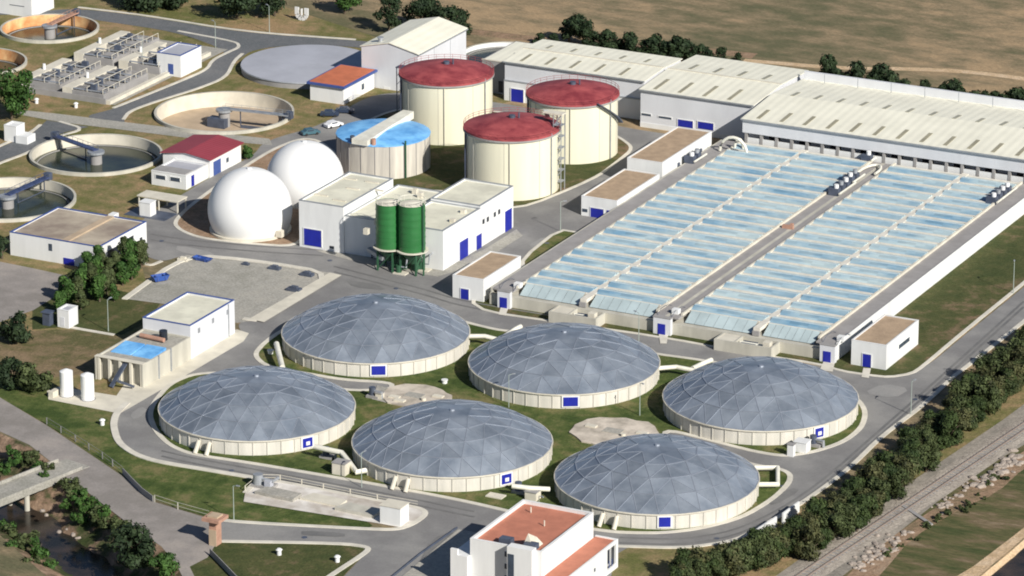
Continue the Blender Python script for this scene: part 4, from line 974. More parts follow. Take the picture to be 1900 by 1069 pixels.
b2 = Bld('pump_house_annex', (345,327), 3.1, 8.6, 9.0, 'low white annex with two windows in front of the maroon-roofed pump house', 'building')
b2.y1 = b.y0-.1; b2.walls(m_white, m_white, m_lid, .25)
for p, q in (((289,324),(307,334)), ((316,328),(334,338))): b2.front('window', p, q, m_glass, .05, m_white)
b2.rightm('door', b2.y0+2.0, b2.y0+3.3, .1, 2.6, m_blue, .06, m_white); b2.box('canopy', m_concd, b2.x0+.3, b2.x1-.3, b2.y0+.3, b2.y0+3.5, b2.h+.14, b2.h+.3)
b = Bld('workshop', (184,459), 4.9, 21.4, 18.4, 'long white workshop with a stained flat roof and blue edge, beside the dark trees', 'building')
b.walls(m_white, m_trimb, m_stroof if 'm_stroof' in globals() else M('stained_roof', (.30,.24,.19), .9, .12, .12, c2=(.44,.38,.29)), .2)
xs = b.x0+13; MB().box(xs-.8,xs+.8,b.y0+.3,b.y1-.3,b.h-.2,b.h+.12).build('roof_strip', m_floor, b.r)
b.front('window', (90,452), (97,466), m_glass, .05); b.front('door', (118,478), (138,494), m_blue, .08)
b.rightm('gate', b.y0+9.8, b.y0+13.2, .1, 3.6, m_dark, .04, m_white); b.rightm('gate', b.y0+3, b.y0+7.5, .1, 3.2, m_dark, .04, m_white); b.rightm('door', b.y0+15.6, b.y0+16.6, .1, 2.2, m_dark, .04)
MB().box(b.x1-9,b.x1-7.6,b.y1-.3,b.y1+1.6,0,5.3).build('chimney', m_white, b.r)
b = Bld('odour_building', (353,605), 6.8, 10.6, 16.8, 'tall white treatment block with a pale flat roof, left of the gravel lot', 'building')
b.walls(m_white2, m_trimb, m_roof2, .3); 
for i, px in enumerate(((369,612),(395,594),(422,578))):
    y_, z_ = hx(px[0], px[1], b.x1); b.rightm('vent', y_-.4, y_+.4, z_-.6, z_+.4, m_steel, .06)
b.rightm('pilaster', b.y1-2.6, b.y1-2.2, .1, 6.7, m_steel, .08)
b.front('fan', (303,622), (313,630), m_dsteel, .6)
HT = b
b = Bld('scrubber_block', (268,684), 4.6, 10.4, 17.6, 'low concrete block with blue roof panels, in front of the white treatment block', 'building')
b.x1 = HT.x1; b.x0 = HT.x0; b.y1 = HT.y0-.05; b.y0 = b.y1-17.6; b.r.location = (b.x0, b.y0, 0); b.r['_o'] = (b.x0, b.y0, 0)
w_ = MB(); w_.box(b.x1-.3,b.x1,b.y0,b.y1,0,4.6); w_.box(b.x0,b.x0+.3,b.y0,b.y1,0,4.6); w_.box(b.x0+.3,b.x1-.3,b.y0+1.1,b.y0+1.4,0,4.6); w_.box(b.x0+.3,b.x1-.3,b.y1-.3,b.y1,0,4.6); w_.build('wall', m_conc, b.r)
MB().box(b.x0+.3,b.x1-.3,b.y0+1.4,b.y1-.3,4.1,4.3).build('roof', m_lot, b.r); MB().box(b.x0-.05,b.x1+.05,b.y0,b.y0+1.2,4.62,4.75).build('canopy', m_concl, b.r)
for k in range(5): MB().box(b.x0+.5+2.35*k,b.x0+1.0+2.35*k,b.y0+.1,b.y0+.6,0,4.6).build('pillar', m_concl, b.r)
for k in range(2):
    xa = b.x0+1.0+4.7*k; MB().add([(xa,b.y0+4.2,4.45),(xa+4.3,b.y0+4.2,4.45),(xa+4.3,b.y0+9.6,4.9),(xa,b.y0+9.6,4.9),(xa,b.y0+4.2,4.3),(xa+4.3,b.y0+4.2,4.3),(xa+4.3,b.y0+9.6,4.3),(xa,b.y0+9.6,4.3)], [(0,1,2,3),(4,5,1,0),(5,6,2,1),(6,7,3,2),(7,4,0,3)]).build('blue_panel', m_sky, b.r)
MB().tube([(b.x0+2,b.y0+13.5,4.9),(b.x0+7.5,b.y0+13.0,4.9)], .45).build('duct', m_brick, b.r); MB().cyl(b.x0+6.4,b.y0+14.6,.8,4.3,6.2,n=14).build('fan', m_dark, b.r)
MB().bar((b.x0+5.2,b.y0-2.8,.2),(b.x0+6.6,b.y0+1,4.6), 1.0, .3).build('stair', m_dsteel, b.r); MB().bar((b.x0+6.6,b.y0-2.6,1.6),(b.x0+9.6,b.y0-1.6,.6), .5, .3).build('stair_rail', m_dsteel, b.r)
for yy in (5.5, 10): 
    MB().box(b.x1,b.x1+.25,b.y0+yy,b.y0+yy+.25,0,4.7).build('downpipe', m_steel, b.r)
for px, lb in (((121,736),'left white upright cylinder tank on the pale apron'), ((160,743),'right white upright cylinder tank on the pale apron')):
    q = g(*px); r = thing('chemical_tank', q[0], q[1]+.6, lb, 'tank'); MB().cyl(q[0],q[1]+.6,1.25,.1,4.9,n=28,top=False).build('shell', m_sph, r, smooth=True); MB().cyl(q[0],q[1]+.6,1.25,4.9,5.35,.3,n=28,bot=False).build('top', m_sph, r, smooth=True); MB().cyl(q[0],q[1]+.6,1.5,0,.12,n=20).build('plinth', m_concd, r)
tag(MB().box(*[v for v in (g(90,738)[0], g(90,738)[0]+1.0, g(90,738)[1], g(90,738)[1]+2.2, 0, 1.2)]).build('bund_wall', m_concl), 'low pale wall at the left end of the apron by the white tanks', 'wall')
b = Bld('transformer_hut', (127,578), 3.6, 2.6, 3.4, 'tiny white hut among the trees left of the treatment block', 'hut'); b.walls(m_white, m_white, m_lid, .15); b.front('door', (112,588), (120,606), m_white2, .05)
q = g(92,606); tag(MB().box(q[0]-1.6,q[0],q[1],q[1]+1.6,0,2.6).box(q[0]-1.9,q[0]+.3,q[1]-.2,q[1]+1.8,2.6,2.8).build('cabinet', m_dsteel), 'dark box with a flat top beside the tiny white hut', 'cabinet')  # plain dark box under a thin overhanging slab
tag(strip('garden_path', [(132,608),(165,614),(212,622)], 1.0, m_kerb, h=.12), kind='structure')
b = Bld('storage_shed', (30,236), 3.6, 3.2, 3.4, 'white boxy shed by the road at the left edge, below the round tree', 'shed'); b.walls(m_white, m_white, m_white, .1); b.box('annex', m_white, b.x1, b.x1+3, b.y0-.4, b.y0+3, 0, 1.8)
b = Bld('white_building', (58,0), 4.5, 14, 10, 'white building with a dark window cut by the top left corner', 'building'); b.walls(m_white, m_white, m_lid, .2); b.front('window', (18,8), (45,13), m_glass, .05)
# canopy and box by the pump house
q = g(345,378,2.6); r = thing('canopy_shelter', q[0]-12, q[1]-1, 'pale flat canopy on posts with a painted shadow, between the workshop and the pump house', 'shelter')
MB().box(q[0]-12,q[0]-2,q[1],q[1]+4,2.5,2.75).build('roof', m_concl, r)
for dx in (-11.8,-7,-2.4):
    for dy in (.2,3.6): MB().box(q[0]+dx,q[0]+dx+.25,q[1]+dy,q[1]+dy+.25,0,2.5).build('post', m_concl, r)
MB().box(q[0]-12,q[0]-2,q[1]-5.5,q[1]-.1,.02,.1).build('floor', m_dsteel, r)  # dark sheet painting the canopy's shadow on the ground
conc_box((269,402), 2.6, 2.4, 3.0, 'white upright box by the road kerb near the workshop', 'control_cabinet', mat=m_white, top=m_white)
# ---------------------------------------------------------------- office building, bottom centre
b = Bld('office_building', (1005,1025), 9.6, 13.4, 19.8, 'white office building with a terracotta roof terrace, at the bottom edge of the photo', 'building')
b.walls(m_white, m_white, m_terra, .55, .45, ch=.06, over=.02)
x0,x1,y0,y1,h = b.x0,b.x1,b.y0,b.y1,b.h
# lower right wing with terracotta strip
wx = 4.2; wh = 5.2
wg = MB(); wg.box(x1,x1+wx,y0-3.5,y0-3.1,0,wh); wg.box(x1+wx-.35,x1+wx,y0-3.1,y1-3.2,0,wh); wg.box(x1,x1+wx,y1+.6,y1+1.0,0,wh); wg.box(x1+wx-.35,x1+wx,y1+.2,y1+.6,0,wh); wg.box(x1+wx-.35,x1+wx,y1-3.2,y1+.2,0,.9); wg.box(x1+wx-.35,x1+wx,y1-3.2,y1+.2,wh-.6,wh); wg.box(x1,x1+wx-.35,y1-3.2,y1-2.9,0,wh-.4)
wg.build('side_wing', m_white, b.r); MB().box(x1,x1+wx-.35,y0-3.1,y1+.6,wh-.35,wh-.2).build('wing_roof', m_terra, b.r)
b.rightm('window', y1-8.4, y1-7.9, 2.6, 3.2, m_glass, .05, None, x1+wx)
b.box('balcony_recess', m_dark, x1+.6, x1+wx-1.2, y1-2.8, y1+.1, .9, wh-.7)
for k in range(3): b.box('balcony_rail', m_trimb, x1+wx-.3, x1+wx-.2, y1-3.1+1.1*k, y1-3.0+1.1*k, .9, 2.2)
# front stair tower
tw = MB(); tw.box(x1-5.6,x1-1.0,y0-1.7,y0-.02,0,h+.7); tw.build('stair_tower', m_white, b.r)
MB().box(x1-5.4,x1-4.3,y0-1.78,y0-1.69,0,h-.6).build('stair_glazing', m_glass, b.r)
for zz in (7.6,5.4,3.3): MB().box(x1-6.9,x1-6.2,y0-.07,y0+.01,zz,zz+.9).build('window', m_glass, b.r)
# left annex
MB().box(x0-3.2,x0-.02,y0-1.0,y0+6.0,0,6.6).build('left_annex', m_white, b.r); MB().box(x0-3.2,x0-1.9,y0-1.0,y0-.5,6.6,7.6).build('annex_parapet', m_white, b.r)
MB().add([(x1-4.2,y0+.9,h-.5),(x1-2.0,y0+.9,h-.5),(x1-2.0,y0+4.6,h-.5),(x1-4.2,y0+4.6,h-.5),(x1-3.1,y0+1.2,h+2.4),(x1-3.1,y0+4.4,h+.6)], [(0,1,4),(1,2,5,4),(2,3,5),(3,0,4,5)]).build('roof_lantern', m_concl, b.r)
MB().box(x1-3.4,x1-1.2,y0+.1,y0+1.5,h+.05,h+1.0).build('roof_unit', m_dsteel, b.r); MB().box(x1-8.6,x1-6.4,y0+1.2,y0+2.6,h-.5,h+.6).build('air_conditioner', m_dsteel, b.r)
for p in ((1010,975),(985,950)): q = g(p[0], p[1], h-.4); MB().cyl(q[0], q[1], .12, h-.5, h+.5, n=8).build('vent_pipe', m_concl, b.r)
def fence(px, label, h=1.1, step=3.0, mat=m_dsteel, rail=.1, name='fence', solid=False):
    p = [Vector((*a, 0)) for a in G(px)]; r = thing(name, p[0].x, p[0].y, label, 'fence'); rl = MB(); n = 0
    for a, c in zip(p, p[1:]):
        k = max(1, int((c-a).length/step))
        for i in range(k):
            q = a.lerp(c, i/k); MB().box(q.x-.07,q.x+.07,q.y-.07,q.y+.07,0,h).build('post', mat, r)
        for z in ((h, h*.5) if not solid else ()): rl.bar((a.x,a.y,z),(c.x,c.y,z), rail)
        if solid: rl.bar((a.x,a.y,h/2),(c.x,c.y,h/2), .12, h)
    rl.build('rail', mat, r)
sheet('path', [(850,984),(885,990),(860,1045),(800,1100),(712,1100)], m_lot, z=.2)
fence([(848,982),(780,1030),(700,1095)], 'low dark wall along the pale forecourt left of the office', .45, 50, m_dsteel, solid=True, name='low_wall')
# ---------------------------------------------------------------- stream bridge, gate pillar, fences
A = g(-60,941); B = g(108,874); d = (Vector(B)-Vector(A)).normalized(); nn = Vector((-d.y, d.x))
r = thing('road_bridge', A[0], A[1], 'concrete bridge over the stream at the left edge', 'bridge')
P = lambda t, s: (A[0]+d.x*t+nn.x*s, A[1]+d.y*t+nn.y*s)
L = (Vector(B)-Vector(A)).length
W2 = 3.0
MB().prism([P(-6,-W2),P(L+5,-W2),P(L+5,W2),P(-6,W2)], -.75, .12).build('deck', m_lot, r)
for s in (-W2, W2): MB().bar((*P(-6,s),.45),(*P(L+3,s),.45), .25, .6).build('parapet', m_lot, r)
q = g(52,918,-.8)
for s in (-2.2, 2.2):
    t = (Vector(q)-Vector(A)).dot(d); MB().cyl(*P(t,s), .5, -5, -.75, n=12).build('pillar', m_conc, r)
q = g(400,1010); r = thing('gate_portal', q[0], q[1], 'brick gate pillar with a wide pale cap at the end of the entrance road', 'gate')
MB().box(q[0]-.7,q[0]+.7,q[1]-.9,q[1]+.9,0,4.6).build('pillar', m_brick, r); MB().box(q[0]-1.7,q[0]+1.7,q[1]-1.7,q[1]+1.7,4.6,5.2).build('cap', m_brick, r)
MB().box(q[0]-1.0,q[0]+1.0,q[1]-1.0,q[1]+1.0,5.2,5.5).build('cap_top', m_floor, r); MB().box(q[0]-.9,q[0]-.71,q[1]-.5,q[1]+.5,.8,2.6).build('sign_plate', m_dsteel, r)
MB().box(q[0]-.72,q[0]+.72,q[1]-1.0,q[1]-.9,0,3.0).build('front_panel', m_floor, r)
fence([(228,880),(246,899),(264,917),(284,932)], 'short dark railing between the lawn and the gravel road', 1.2, 3, m_concd, solid=True)
fence([(390,1030),(405,1045),(428,1069),(450,1092)], 'dark railing below the brick gate pillar', 1.2, 3, m_concd, solid=True)
fence([(87,788),(140,820),(190,852),(228,880)], 'thin wire fence along the upper gravel road', 1.4, 4, m_concd, .05)
fence([(287,932),(330,946),(388,962)], 'thin wire fence between the lawn and the gate pillar', 1.4, 4, m_conc, .06)
fence([(455,912),(482,891),(520,892),(600,908),(700,928),(775,941)], 'handrail along the road side of the pale apron', 1.1, 4, m_concl, .07)
for i, (a, c, lb) in enumerate((((1388,1012),(1440,978),'white wall segment beside the hedge, lower piece'), ((1452,972),(1482,950),'white wall segment beside the hedge, upper piece'))):
    a = g(*a); c = g(*c); tag(MB().bar((*a,1.0),(*c,1.0), .3, 2.0).build('boundary_wall', m_white), lb, 'wall')
r = thing('screen_machine', *g(490,905), 'grey inlet screen machine at the left end of the pale apron', 'machine'); q = g(490,905)
MB().box(q[0]-2.4,q[0]+2.0,q[1]-1,q[1]+1.6,.13,.6).build('base', m_concd, r); MB().cyl(q[0]-1.2,q[1],.9,.6,2.4,n=14).build('drum', m_steel, r); MB().tube([(q[0]-1,q[1],1.8),(q[0]+1.8,q[1],1.5),(q[0]+1.8,q[1]+2,1.5)], .3).build('pipe', m_steel, r); MB().box(q[0]+.5,q[0]+1.7,q[1]-.8,q[1]+.4,.6,1.7).build('hopper', m_lid, r)
for k, (px, lb) in enumerate((((516,920),'left sloped concrete hump on the pale apron'), ((600,930),'middle sloped concrete hump on the pale apron'), ((665,950),'right sloped concrete hump on the pale apron'))):
    q = g(*px); m = MB(); m.prism([(q[0]-4,q[1]-1.4),(q[0]+4,q[1]-1.8),(q[0]+4,q[1]+1.4),(q[0]-3,q[1]+1.8)], .13, .7 if k != 1 else .45); tag(m.build('concrete_platform', (m_lot, m_concl, m_conc)[k]), lb, 'platform')
# ---------------------------------------------------------------- vehicles, skips, small yard things
def car(px, rz, paint, label, s=1, group=None):
    x, y = g(*px); r = thing('parked_car', 0, 0, label, 'car', group); L, W = 4.2*s, 1.75
    m = MB(); prof = [(-L/2,.35),(-L/2,.85),(-L/2+.1,.95),(-L*.36,1.0),(-L*.26,1.42),(L*.12,1.45),(L*.27,1.0),(L/2-.1,.85),(L/2,.7),(L/2,.35)]
    n = len(prof); m.add([(p[0],-W/2,p[1]) for p in prof]+[(p[0],W/2,p[1]) for p in prof], [tuple(range(n)), tuple(range(2*n-1, n-1, -1))]+[(i, n+i, n+(i+1) % n, (i+1) % n) for i in range(n)])
    m.build('body', paint, r)
    MB().box(-L*.24,L*.12,-W/2-.01,W/2+.01,1.02,1.33).add([(L*.135,-.75,1.42),(L*.27,-.8,1.02),(L*.27,.8,1.02),(L*.135,.75,1.42)], [(0,1,2,3)]).build('glass', m_glass, r)
    for sx_ in (-1,1):
        for sy_ in (-1,1):
            w_ = MB(); w_.bar((sx_*L*.3, sy_*W/2-.12*sy_, .33), (sx_*L*.3, sy_*W/2+.04*sy_, .33), .6, .6); 
            c = MB(); n8 = 14; a_ = [(sx_*L*.3+.32*cos(2*pi*k/n8), .33+.32*sin(2*pi*k/n8)) for k in range(n8)]
            c.add([(p[0], sy_*(W/2-.18), p[1]) for p in a_]+[(p[0], sy_*(W/2+.03), p[1]) for p in a_], [tuple(range(n8)), tuple(range(2*n8-1, n8-1, -1))]+[(i, (i+1) % n8, n8+(i+1) % n8, n8+i) for i in range(n8)]); c.build('wheel', m_tyre, r)
    r.location = (x, y, .03); r.rotation_euler = (0, 0, rz); return r
m_wp = M('white_car_paint', (.8,.8,.8), .25, .02); m_dp = M('dark_car_paint', (.03,.045,.08), .25, .1); m_tp = M('teal_car_paint', (.06,.13,.16), .3, .1)
car((619,236), 1.1, m_wp, 'white car parked left of the blue-topped tank')
car((612,216), .4, m_dp, 'dark car parked just above the white car')
car((576,250), .9, m_tp, 'dark teal car parked in the road behind the gas spheres')
car((640,210), .4, m_dp, 'dark car half in the shade of the back digester')
def skip_(px, label, s=1, rz=.2, z=0):
    x, y = g(*px); r = thing('waste_skip', 0, 0, label, 'skip')
    L, W, H = 4.2*s, 2.1*s, 1.5*s; o = MB()
    vs = [(-L/2+.5,-W/2+.2,.2),(L/2-.5,-W/2+.2,.2),(L/2-.5,W/2-.2,.2),(-L/2+.5,W/2-.2,.2),(-L/2,-W/2,H),(L/2,-W/2,H),(L/2,W/2,H),(-L/2,W/2,H)]
    ins = [(p[0]*.93, p[1]*.9, p[2]+(.1 if p[2] < .5 else 0)) for p in vs]
    o.add(vs+ins, [(3,2,1,0),(0,1,5,4),(1,2,6,5),(2,3,7,6),(3,0,4,7),(8,9,10,11),(12,13,9,8),(13,14,10,9),(14,15,11,10),(15,12,8,11),(4,5,13,12),(5,6,14,13),(6,7,15,14),(7,4,12,15)])
    o.build('body', m_blue2, r)
    for k in (-1, 1): MB().box(k*L*.25-.1,k*L*.25+.1,-W/2-.02,W/2+.02,.3,H*.9).build('rib', m_trimb, r)
    r.location = (x, y, z+.05); r.rotation_euler = (0,0,rz); return r
m_blue2 = M('skip_blue', (.03,.08,.30), .5, .15, .8)
skip_((297,522), 'blue waste skip standing on the left part of the gravel lot', .85, 1.0); skip_((376,484), 'flat blue waste tray at the far kerb of the gravel lot', 1.0, -.1).scale = (1,.8,.45)
skip_((128,492), 'blue waste container in front of the white workshop', .8, -.3) if False else None
for i, (px, s, lb) in enumerate((((340,484),1.0,'dark crate beside the far blue skip'), ((456,492),.7,'small dark object near the far kerb of the lot'), ((510,500),1.1,'dark flat pallets by the far kerb of the lot'), ((570,512),1.2,'dark flat pallets near the right corner of the lot'), ((546,540),1.3,'dark debris near the ramp of the lot'))):
    q = g(*px); tag(MB().box(q[0]-s*1.1,q[0]+s*1.1,q[1]-s*.6,q[1]+s*.6,.07,.2+s*.35).box(q[0]-s*.5,q[0]+s*.6,q[1]-s*.4,q[1]+s*.3,.2+s*.35,.3+s*.6).build('pallet_stack', m_dsteel if i else m_concl), lb, 'pallets')
for i, (px, lb) in enumerate((((518,1030),'white vent bollard on the dry lawn, left one of the pair'), ((626,1043),'white vent bollard on the dry lawn, right one of the pair'), ((68,192),'white marker post by the channels, left one'), ((141,200),'white marker post by the channels, right one'), ((190,789),'white flat marker stone on the lawn outside the ring road'))):
    q = g(*px); tag(MB().cyl(q[0],q[1],.4,0,1.0,n=12).cyl(q[0],q[1],.6,1.0,1.25,.3,n=12).build('bollard', m_white), lb, 'bollard')
q = g(560,38); r = thing('white_marker', q[0], q[1], 'white U-shaped marker standing by the trees beyond the top road', 'marker')
m = MB(); pth = [(-1.3,3.0),(-1.3,1.2),(-.8,.5),(0,.25),(.8,.5),(1.3,1.2),(1.3,3.0)]
for a, c in zip(pth, pth[1:]): m.bar((q[0]+a[0],q[1],a[1]+.2),(q[0]+c[0],q[1],c[1]+.2), .35, 1.05)
m.build('frame', m_white, r); MB().box(q[0]-.16,q[0]+.16,q[1]-.3,q[1]+.3,1.3,2.9).build('centre_bar', m_white, r)
# lamp posts
lp = thing('lamp_post', 0, 0, 'thin grey lamp post standing on the grass or kerb', 'lamp post', 'thin grey lamp posts around the plant')
MB().cyl(0,0,.09,0,6.5,.06,n=8).build('pole', m_lpost if 'm_lpost' in globals() else M('pole_paint', (.33,.38,.34), .5), lp); MB().bar((0,0,6.5),(.9,0,6.7), .08).build('arm', MATS['pole_paint'], lp); MB().box(.6,1.3,-.14,.14,6.62,6.76).build('lamp_head', m_steel, lp)
lk = kids(lp)
LPX = [(434,966),(944,757),(1187,772),(201,615),(671,905),(1242,945),(1530,1030),(1880,545),(1690,770),(400,90),(265,120),(500,60),(1185,640),(700,485),(1040,430),(1000,985)]
LLAB = ['on the lawn below the ring road, near the pale apron', 'on the grass right of the upper middle dome', 'on the grass beside the round chamber in the middle', 'on the lawn right of the tiny white hut', 'at the kerb above the front middle dome', 'beside the nearest dome', 'in the hedge near the railway', 'at the far right end of the ring road', 'at the bend of the ring road outside the hedge', 'at the bend above the empty tank', 'at the back of the concrete channels', 'on the verge of the top road', 'by the road in front of the middle stair housing', 'on the apron left of the silos', 'beside the narrow lawn left of the basins', 'behind the office building']
for i, (px, lb) in enumerate(zip(LPX, LLAB)):
    x, y = g(*px)
    if i in (6,): continue
    if i == 0: lp.location = (x, y, 0); lp['label'] = 'thin grey lamp post '+lb
    else: copy_tree(lp, None, (x, y, 0), random.Random(i).uniform(0, 6), None, 'thin grey lamp post '+lb, tree=lk)
m_patch = ground_mat('road_patch', [(.15,.15,.148),(.175,.173,.168),(.20,.197,.19)], .05, .2, .9, .05, pos=(.42,.5,.59), fineamp=.05)
m_worn = ground_mat('worn_road', [(.26,.255,.245),(.285,.28,.268),(.31,.30,.285)], .05, .2, .9, .05, pos=(.42,.5,.59), fineamp=.05)
for k, q in enumerate(([(640,520),(700,528),(720,540),(655,534)], [(1600,730),(1660,740),(1690,722),(1640,712)], [(800,1000),(850,985),(820,1030),(770,1060)], [(330,455),(400,470),(390,480),(325,466)], [(1150,632),(1210,642),(1205,650),(1145,640)],
                       [(980,455),(1010,440),(1020,446),(990,462)], [(1420,930),(1470,905),(1485,912),(1435,940)], [(240,770),(262,755),(275,762),(250,782)], [(560,985),(640,990),(640,998),(560,994)])):
    sheet('road_patch', q, m_patch if k % 2 == 0 else m_worn, 1, z=.075+.004*k)
for ln in ([(300,842),(370,858),(560,892),(760,930),(880,955)], [(1150,1003),(1260,1007),(1360,992),(1450,950),(1530,895),(1620,815),(1720,728),(1900,565)], [(620,500),(700,520),(780,540),(860,565),(1050,596)], [(600,470),(470,462),(340,450),(280,440)]):
    for off in (-5, 5):
        o = strip('tyre_track', [(x, y+off) for x, y in ln], .55, m_patch, z0=.10, h=.108); tag(o, kind='structure')
mh = [(735,536),(612,484),(1105,612),(1452,903),(1698,742),(430,874),(742,960),(1015,452),(565,998),(300,448),(1330,1000),(1570,716)]
for i, px in enumerate(mh):
    q = g(*px); tag(MB().cyl(q[0], q[1], .5, .06, .125, n=14).build('manhole', m_dsteel), 'dark round manhole cover set in the asphalt road', 'manhole', 'manhole covers in the roads')
# ---------------------------------------------------------------- railway
A = Vector((*g(2060,686), 0)); B = Vector((*g(1340,1172), 0)); d = (B-A).normalized(); n_ = Vector((-d.y, d.x, 0)); L = (B-A).length
r = thing('railway_track', A.x, A.y, 'single railway track on pale ballast beyond the hedge', 'railway')
for s in (-1,1): MB().bar(A+n_*.85*s+Vector((0,0,.34)), B+n_*.85*s+Vector((0,0,.34)), .2, .2).build('rail', m_rail, r)
m = MB(); ns = int(L/.75)
sl0 = None
for k in range(98):
    c = A.lerp(B, .2+.8*(k+.5)/98); o = MB().bar(c-n_*1.4+Vector((0,0,.17)), c+n_*1.4+Vector((0,0,.17)), .32, .14).build('sleeper', m_concd, r) if sl0 is None else None
    if sl0 is None: sl0 = o; c0 = c
    else: o = sl0.copy(); col.objects.link(o); o.parent = r; o.location = c-c0
for s, wd_ in ((1,2.3),):
    pass
m = MB(); a_, b_ = A, B
m.add([a_-n_*3.4, a_-n_*1.9+Vector((0,0,.13)), a_+n_*1.9+Vector((0,0,.13)), a_+n_*3.4, b_-n_*3.4, b_-n_*1.9+Vector((0,0,.13)), b_+n_*1.9+Vector((0,0,.13)), b_+n_*3.4], [(0,1,5,4),(1,2,6,5),(2,3,7,6)])
m = m.build('ballast_bed', ground_mat('bed_stone', [(.30,.26,.22),(.36,.32,.27),(.42,.37,.31)], .2, 1.2, pos=(.4,.5,.62)), origin=(0,0,.03)); m.location = (0,0,.04); tag(m, kind='structure')
# concrete culvert below the track
q = g(1716,955); tag(MB().bar((*g(1672,938),.12),(*g(1728,975),.12), .7, .3).build('culvert_wall', m_concd), 'dark concrete culvert wall beside the railway', 'wall')
# rocks
def rock(seed):
    rnd = random.Random(seed); bm = bmesh.new(); bmesh.ops.create_icosphere(bm, subdivisions=2, radius=1)
    for v in bm.verts:
        k = 1+.28*noise.noise(v.co*1.7+Vector((seed*3.1,0,0))); v.co = Vector((v.co.x*k, v.co.y*k*.8, v.co.z*k*.6))
    me = bpy.data.meshes.new('rock'); bm.to_mesh(me); bm.free(); me.materials.append(m_rock); return me
RK = [rock(i) for i in range(4)]; rnd = random.Random(5)
def rocks(path, n, sp, smin, smax, label, group):
    for i in range(n):
        t = rnd.random()*(len(path)-1); k = int(t); f = t-k; x = path[k][0]*(1-f)+path[k+1][0]*f; y = path[k][1]*(1-f)+path[k+1][1]*f
        q = g(x+rnd.gauss(0, sp), y+rnd.gauss(0, sp*.5)); s = rnd.uniform(smin, smax)
        o = bpy.data.objects.new('rock', RK[i % 4]); col.objects.link(o); o.location = (q[0], q[1], s*.15); o.scale = (s*rnd.uniform(.8,1.5), s, s*.9); o.rotation_euler = (0,0,rnd.uniform(0,6)); tag(o, label, 'rock', group)
rocks([(1885,848),(1860,870),(1838,890),(1800,905)], 85, 9, .25, .85, 'pale boulder in the upper rock pile right of the railway', 'boulders in the upper rock pile')
rocks([(1790,905),(1760,930),(1740,950)], 26, 9, .25, .6, 'pale boulder below the upper rock pile', 'boulders between the rock piles')
rocks([(1668,985),(1650,1012),(1620,1030),(1590,1050)], 80, 12, .25, .8, 'pale boulder in the lower rock pile right of the railway', 'boulders in the lower rock pile')
rocks([(75,930),(110,965),(150,985)], 7, 6, .3, .6, 'pale rock on the near bank of the stream', 'rocks on the stream bank')
for o in [o for o in bpy.data.objects if o.get('group') == 'rocks on the stream bank']: o.location.z = -1.6
# ---------------------------------------------------------------- trees
def crown(seed, rx, rz, zc0, n, leaf, lobes, mat, cone=0, name='crown'):
    rnd = random.Random(seed); C = []
    for k in range(lobes):
        a = rnd.uniform(0, 2*pi); rr = rx*rnd.uniform(.15, .68); zz = rnd.uniform(-.75, .8)
        if cone: rr *= max(.15, 1-(zz+.8)/1.8)
        else: rr *= sqrt(max(.1, 1-zz*zz*.8))
        C.append((rr*cos(a), rr*sin(a), zc0+zz*rz, rx*rnd.uniform(.26,.46)*(1-.5*cone*max(0,zz))))
    m = MB()
    for i in range(n):
        c = C[rnd.randrange(lobes)]; u = Vector((rnd.gauss(0,1), rnd.gauss(0,1), rnd.gauss(0,1))).normalized()
        rad = c[3]*(rnd.random()**.35)*rnd.uniform(.85,1.18); p = Vector((c[0]+u.x*rad, c[1]+u.y*rad, c[2]+u.z*rad*.85))
        nrm = (u+Vector((rnd.uniform(-.6,.6), rnd.uniform(-.6,.6), rnd.uniform(-.3,.8)))).normalized()
        t = nrm.orthogonal().normalized(); t.rotate(Matrix.Rotation(rnd.uniform(0,6.3), 3, nrm)); b2 = nrm.cross(t); s = leaf*rnd.uniform(.6,1.35)
        if p.z < .15: continue
        m.add([p-t*s, p-b2*s*.55+t*s*.1, p+t*s, p+b2*s*.55], [(0,1,2,3)])
    return m
def tree_proto(name, seed, rx, rz, zc0, n, leaf, lobes, mat, th, label, cat='tree', group=None, cone=0):
    r = thing(name, 0, 0, label, cat, group)
    crown(seed, rx, rz, zc0, n, leaf, lobes, mat, cone).build('crown', mat, r)
    rnd = random.Random(seed); t = MB(); h = zc0
    t.tube([(0,0,0),(rx*.03,0,h*.4),(0,rx*.03,h*.75),(0,0,h+rz*.3)], 0.01, 8); t = MB()
    t.cyl(0,0,th,0,h*.6,th*.7,n=8); t.cyl(0,0,th*.7,h*.6,h+rz*.5,th*.25,n=8)
    for k in range(5): a = 2*pi*k/5+rnd.random(); z = h*.45+k*.12*h; t.bar((0,0,z),(rx*.5*cos(a),rx*.5*sin(a),z+rx*.45), th*.5)
    t.build('trunk', m_bark, r); return r
rt = random.Random(11)
PROT = {}
def plant_all(key, mk, spots, group, labels=None):
    """spots: (px, py, scale)"""
    protos = mk; used = [False]*len(protos); kk = [kids(p) for p in protos]
    for i, sp in enumerate(spots):
        k = i % len(protos); x, y = g(sp[0], sp[1]); s = sp[2]; z = sp[3] if len(sp) > 3 else 0
        s3 = (s*rt.uniform(.88,1.15), s*rt.uniform(.88,1.15), s*rt.uniform(.8,1.25)); lab = labels[i] if labels else None
        if not used[k]:
            o = protos[k]; used[k] = True; o.location = (x, y, z); o.scale = s3; o.rotation_euler = (0,0,rt.uniform(0,6.3))
            if lab: o['label'] = lab
            if group: o['group'] = group
        else: copy_tree(protos[k], None, (x, y, z), rt.uniform(0,6.3), s3, lab, group, tree=kk[k])
    for k, u in enumerate(used):
        if not u:
            for c in kk[k]: bpy.data.objects.remove(c)
            bpy.data.objects.remove(protos[k])
HL = 'bushy olive-green tree in the thick hedge between the ring road and the railway'
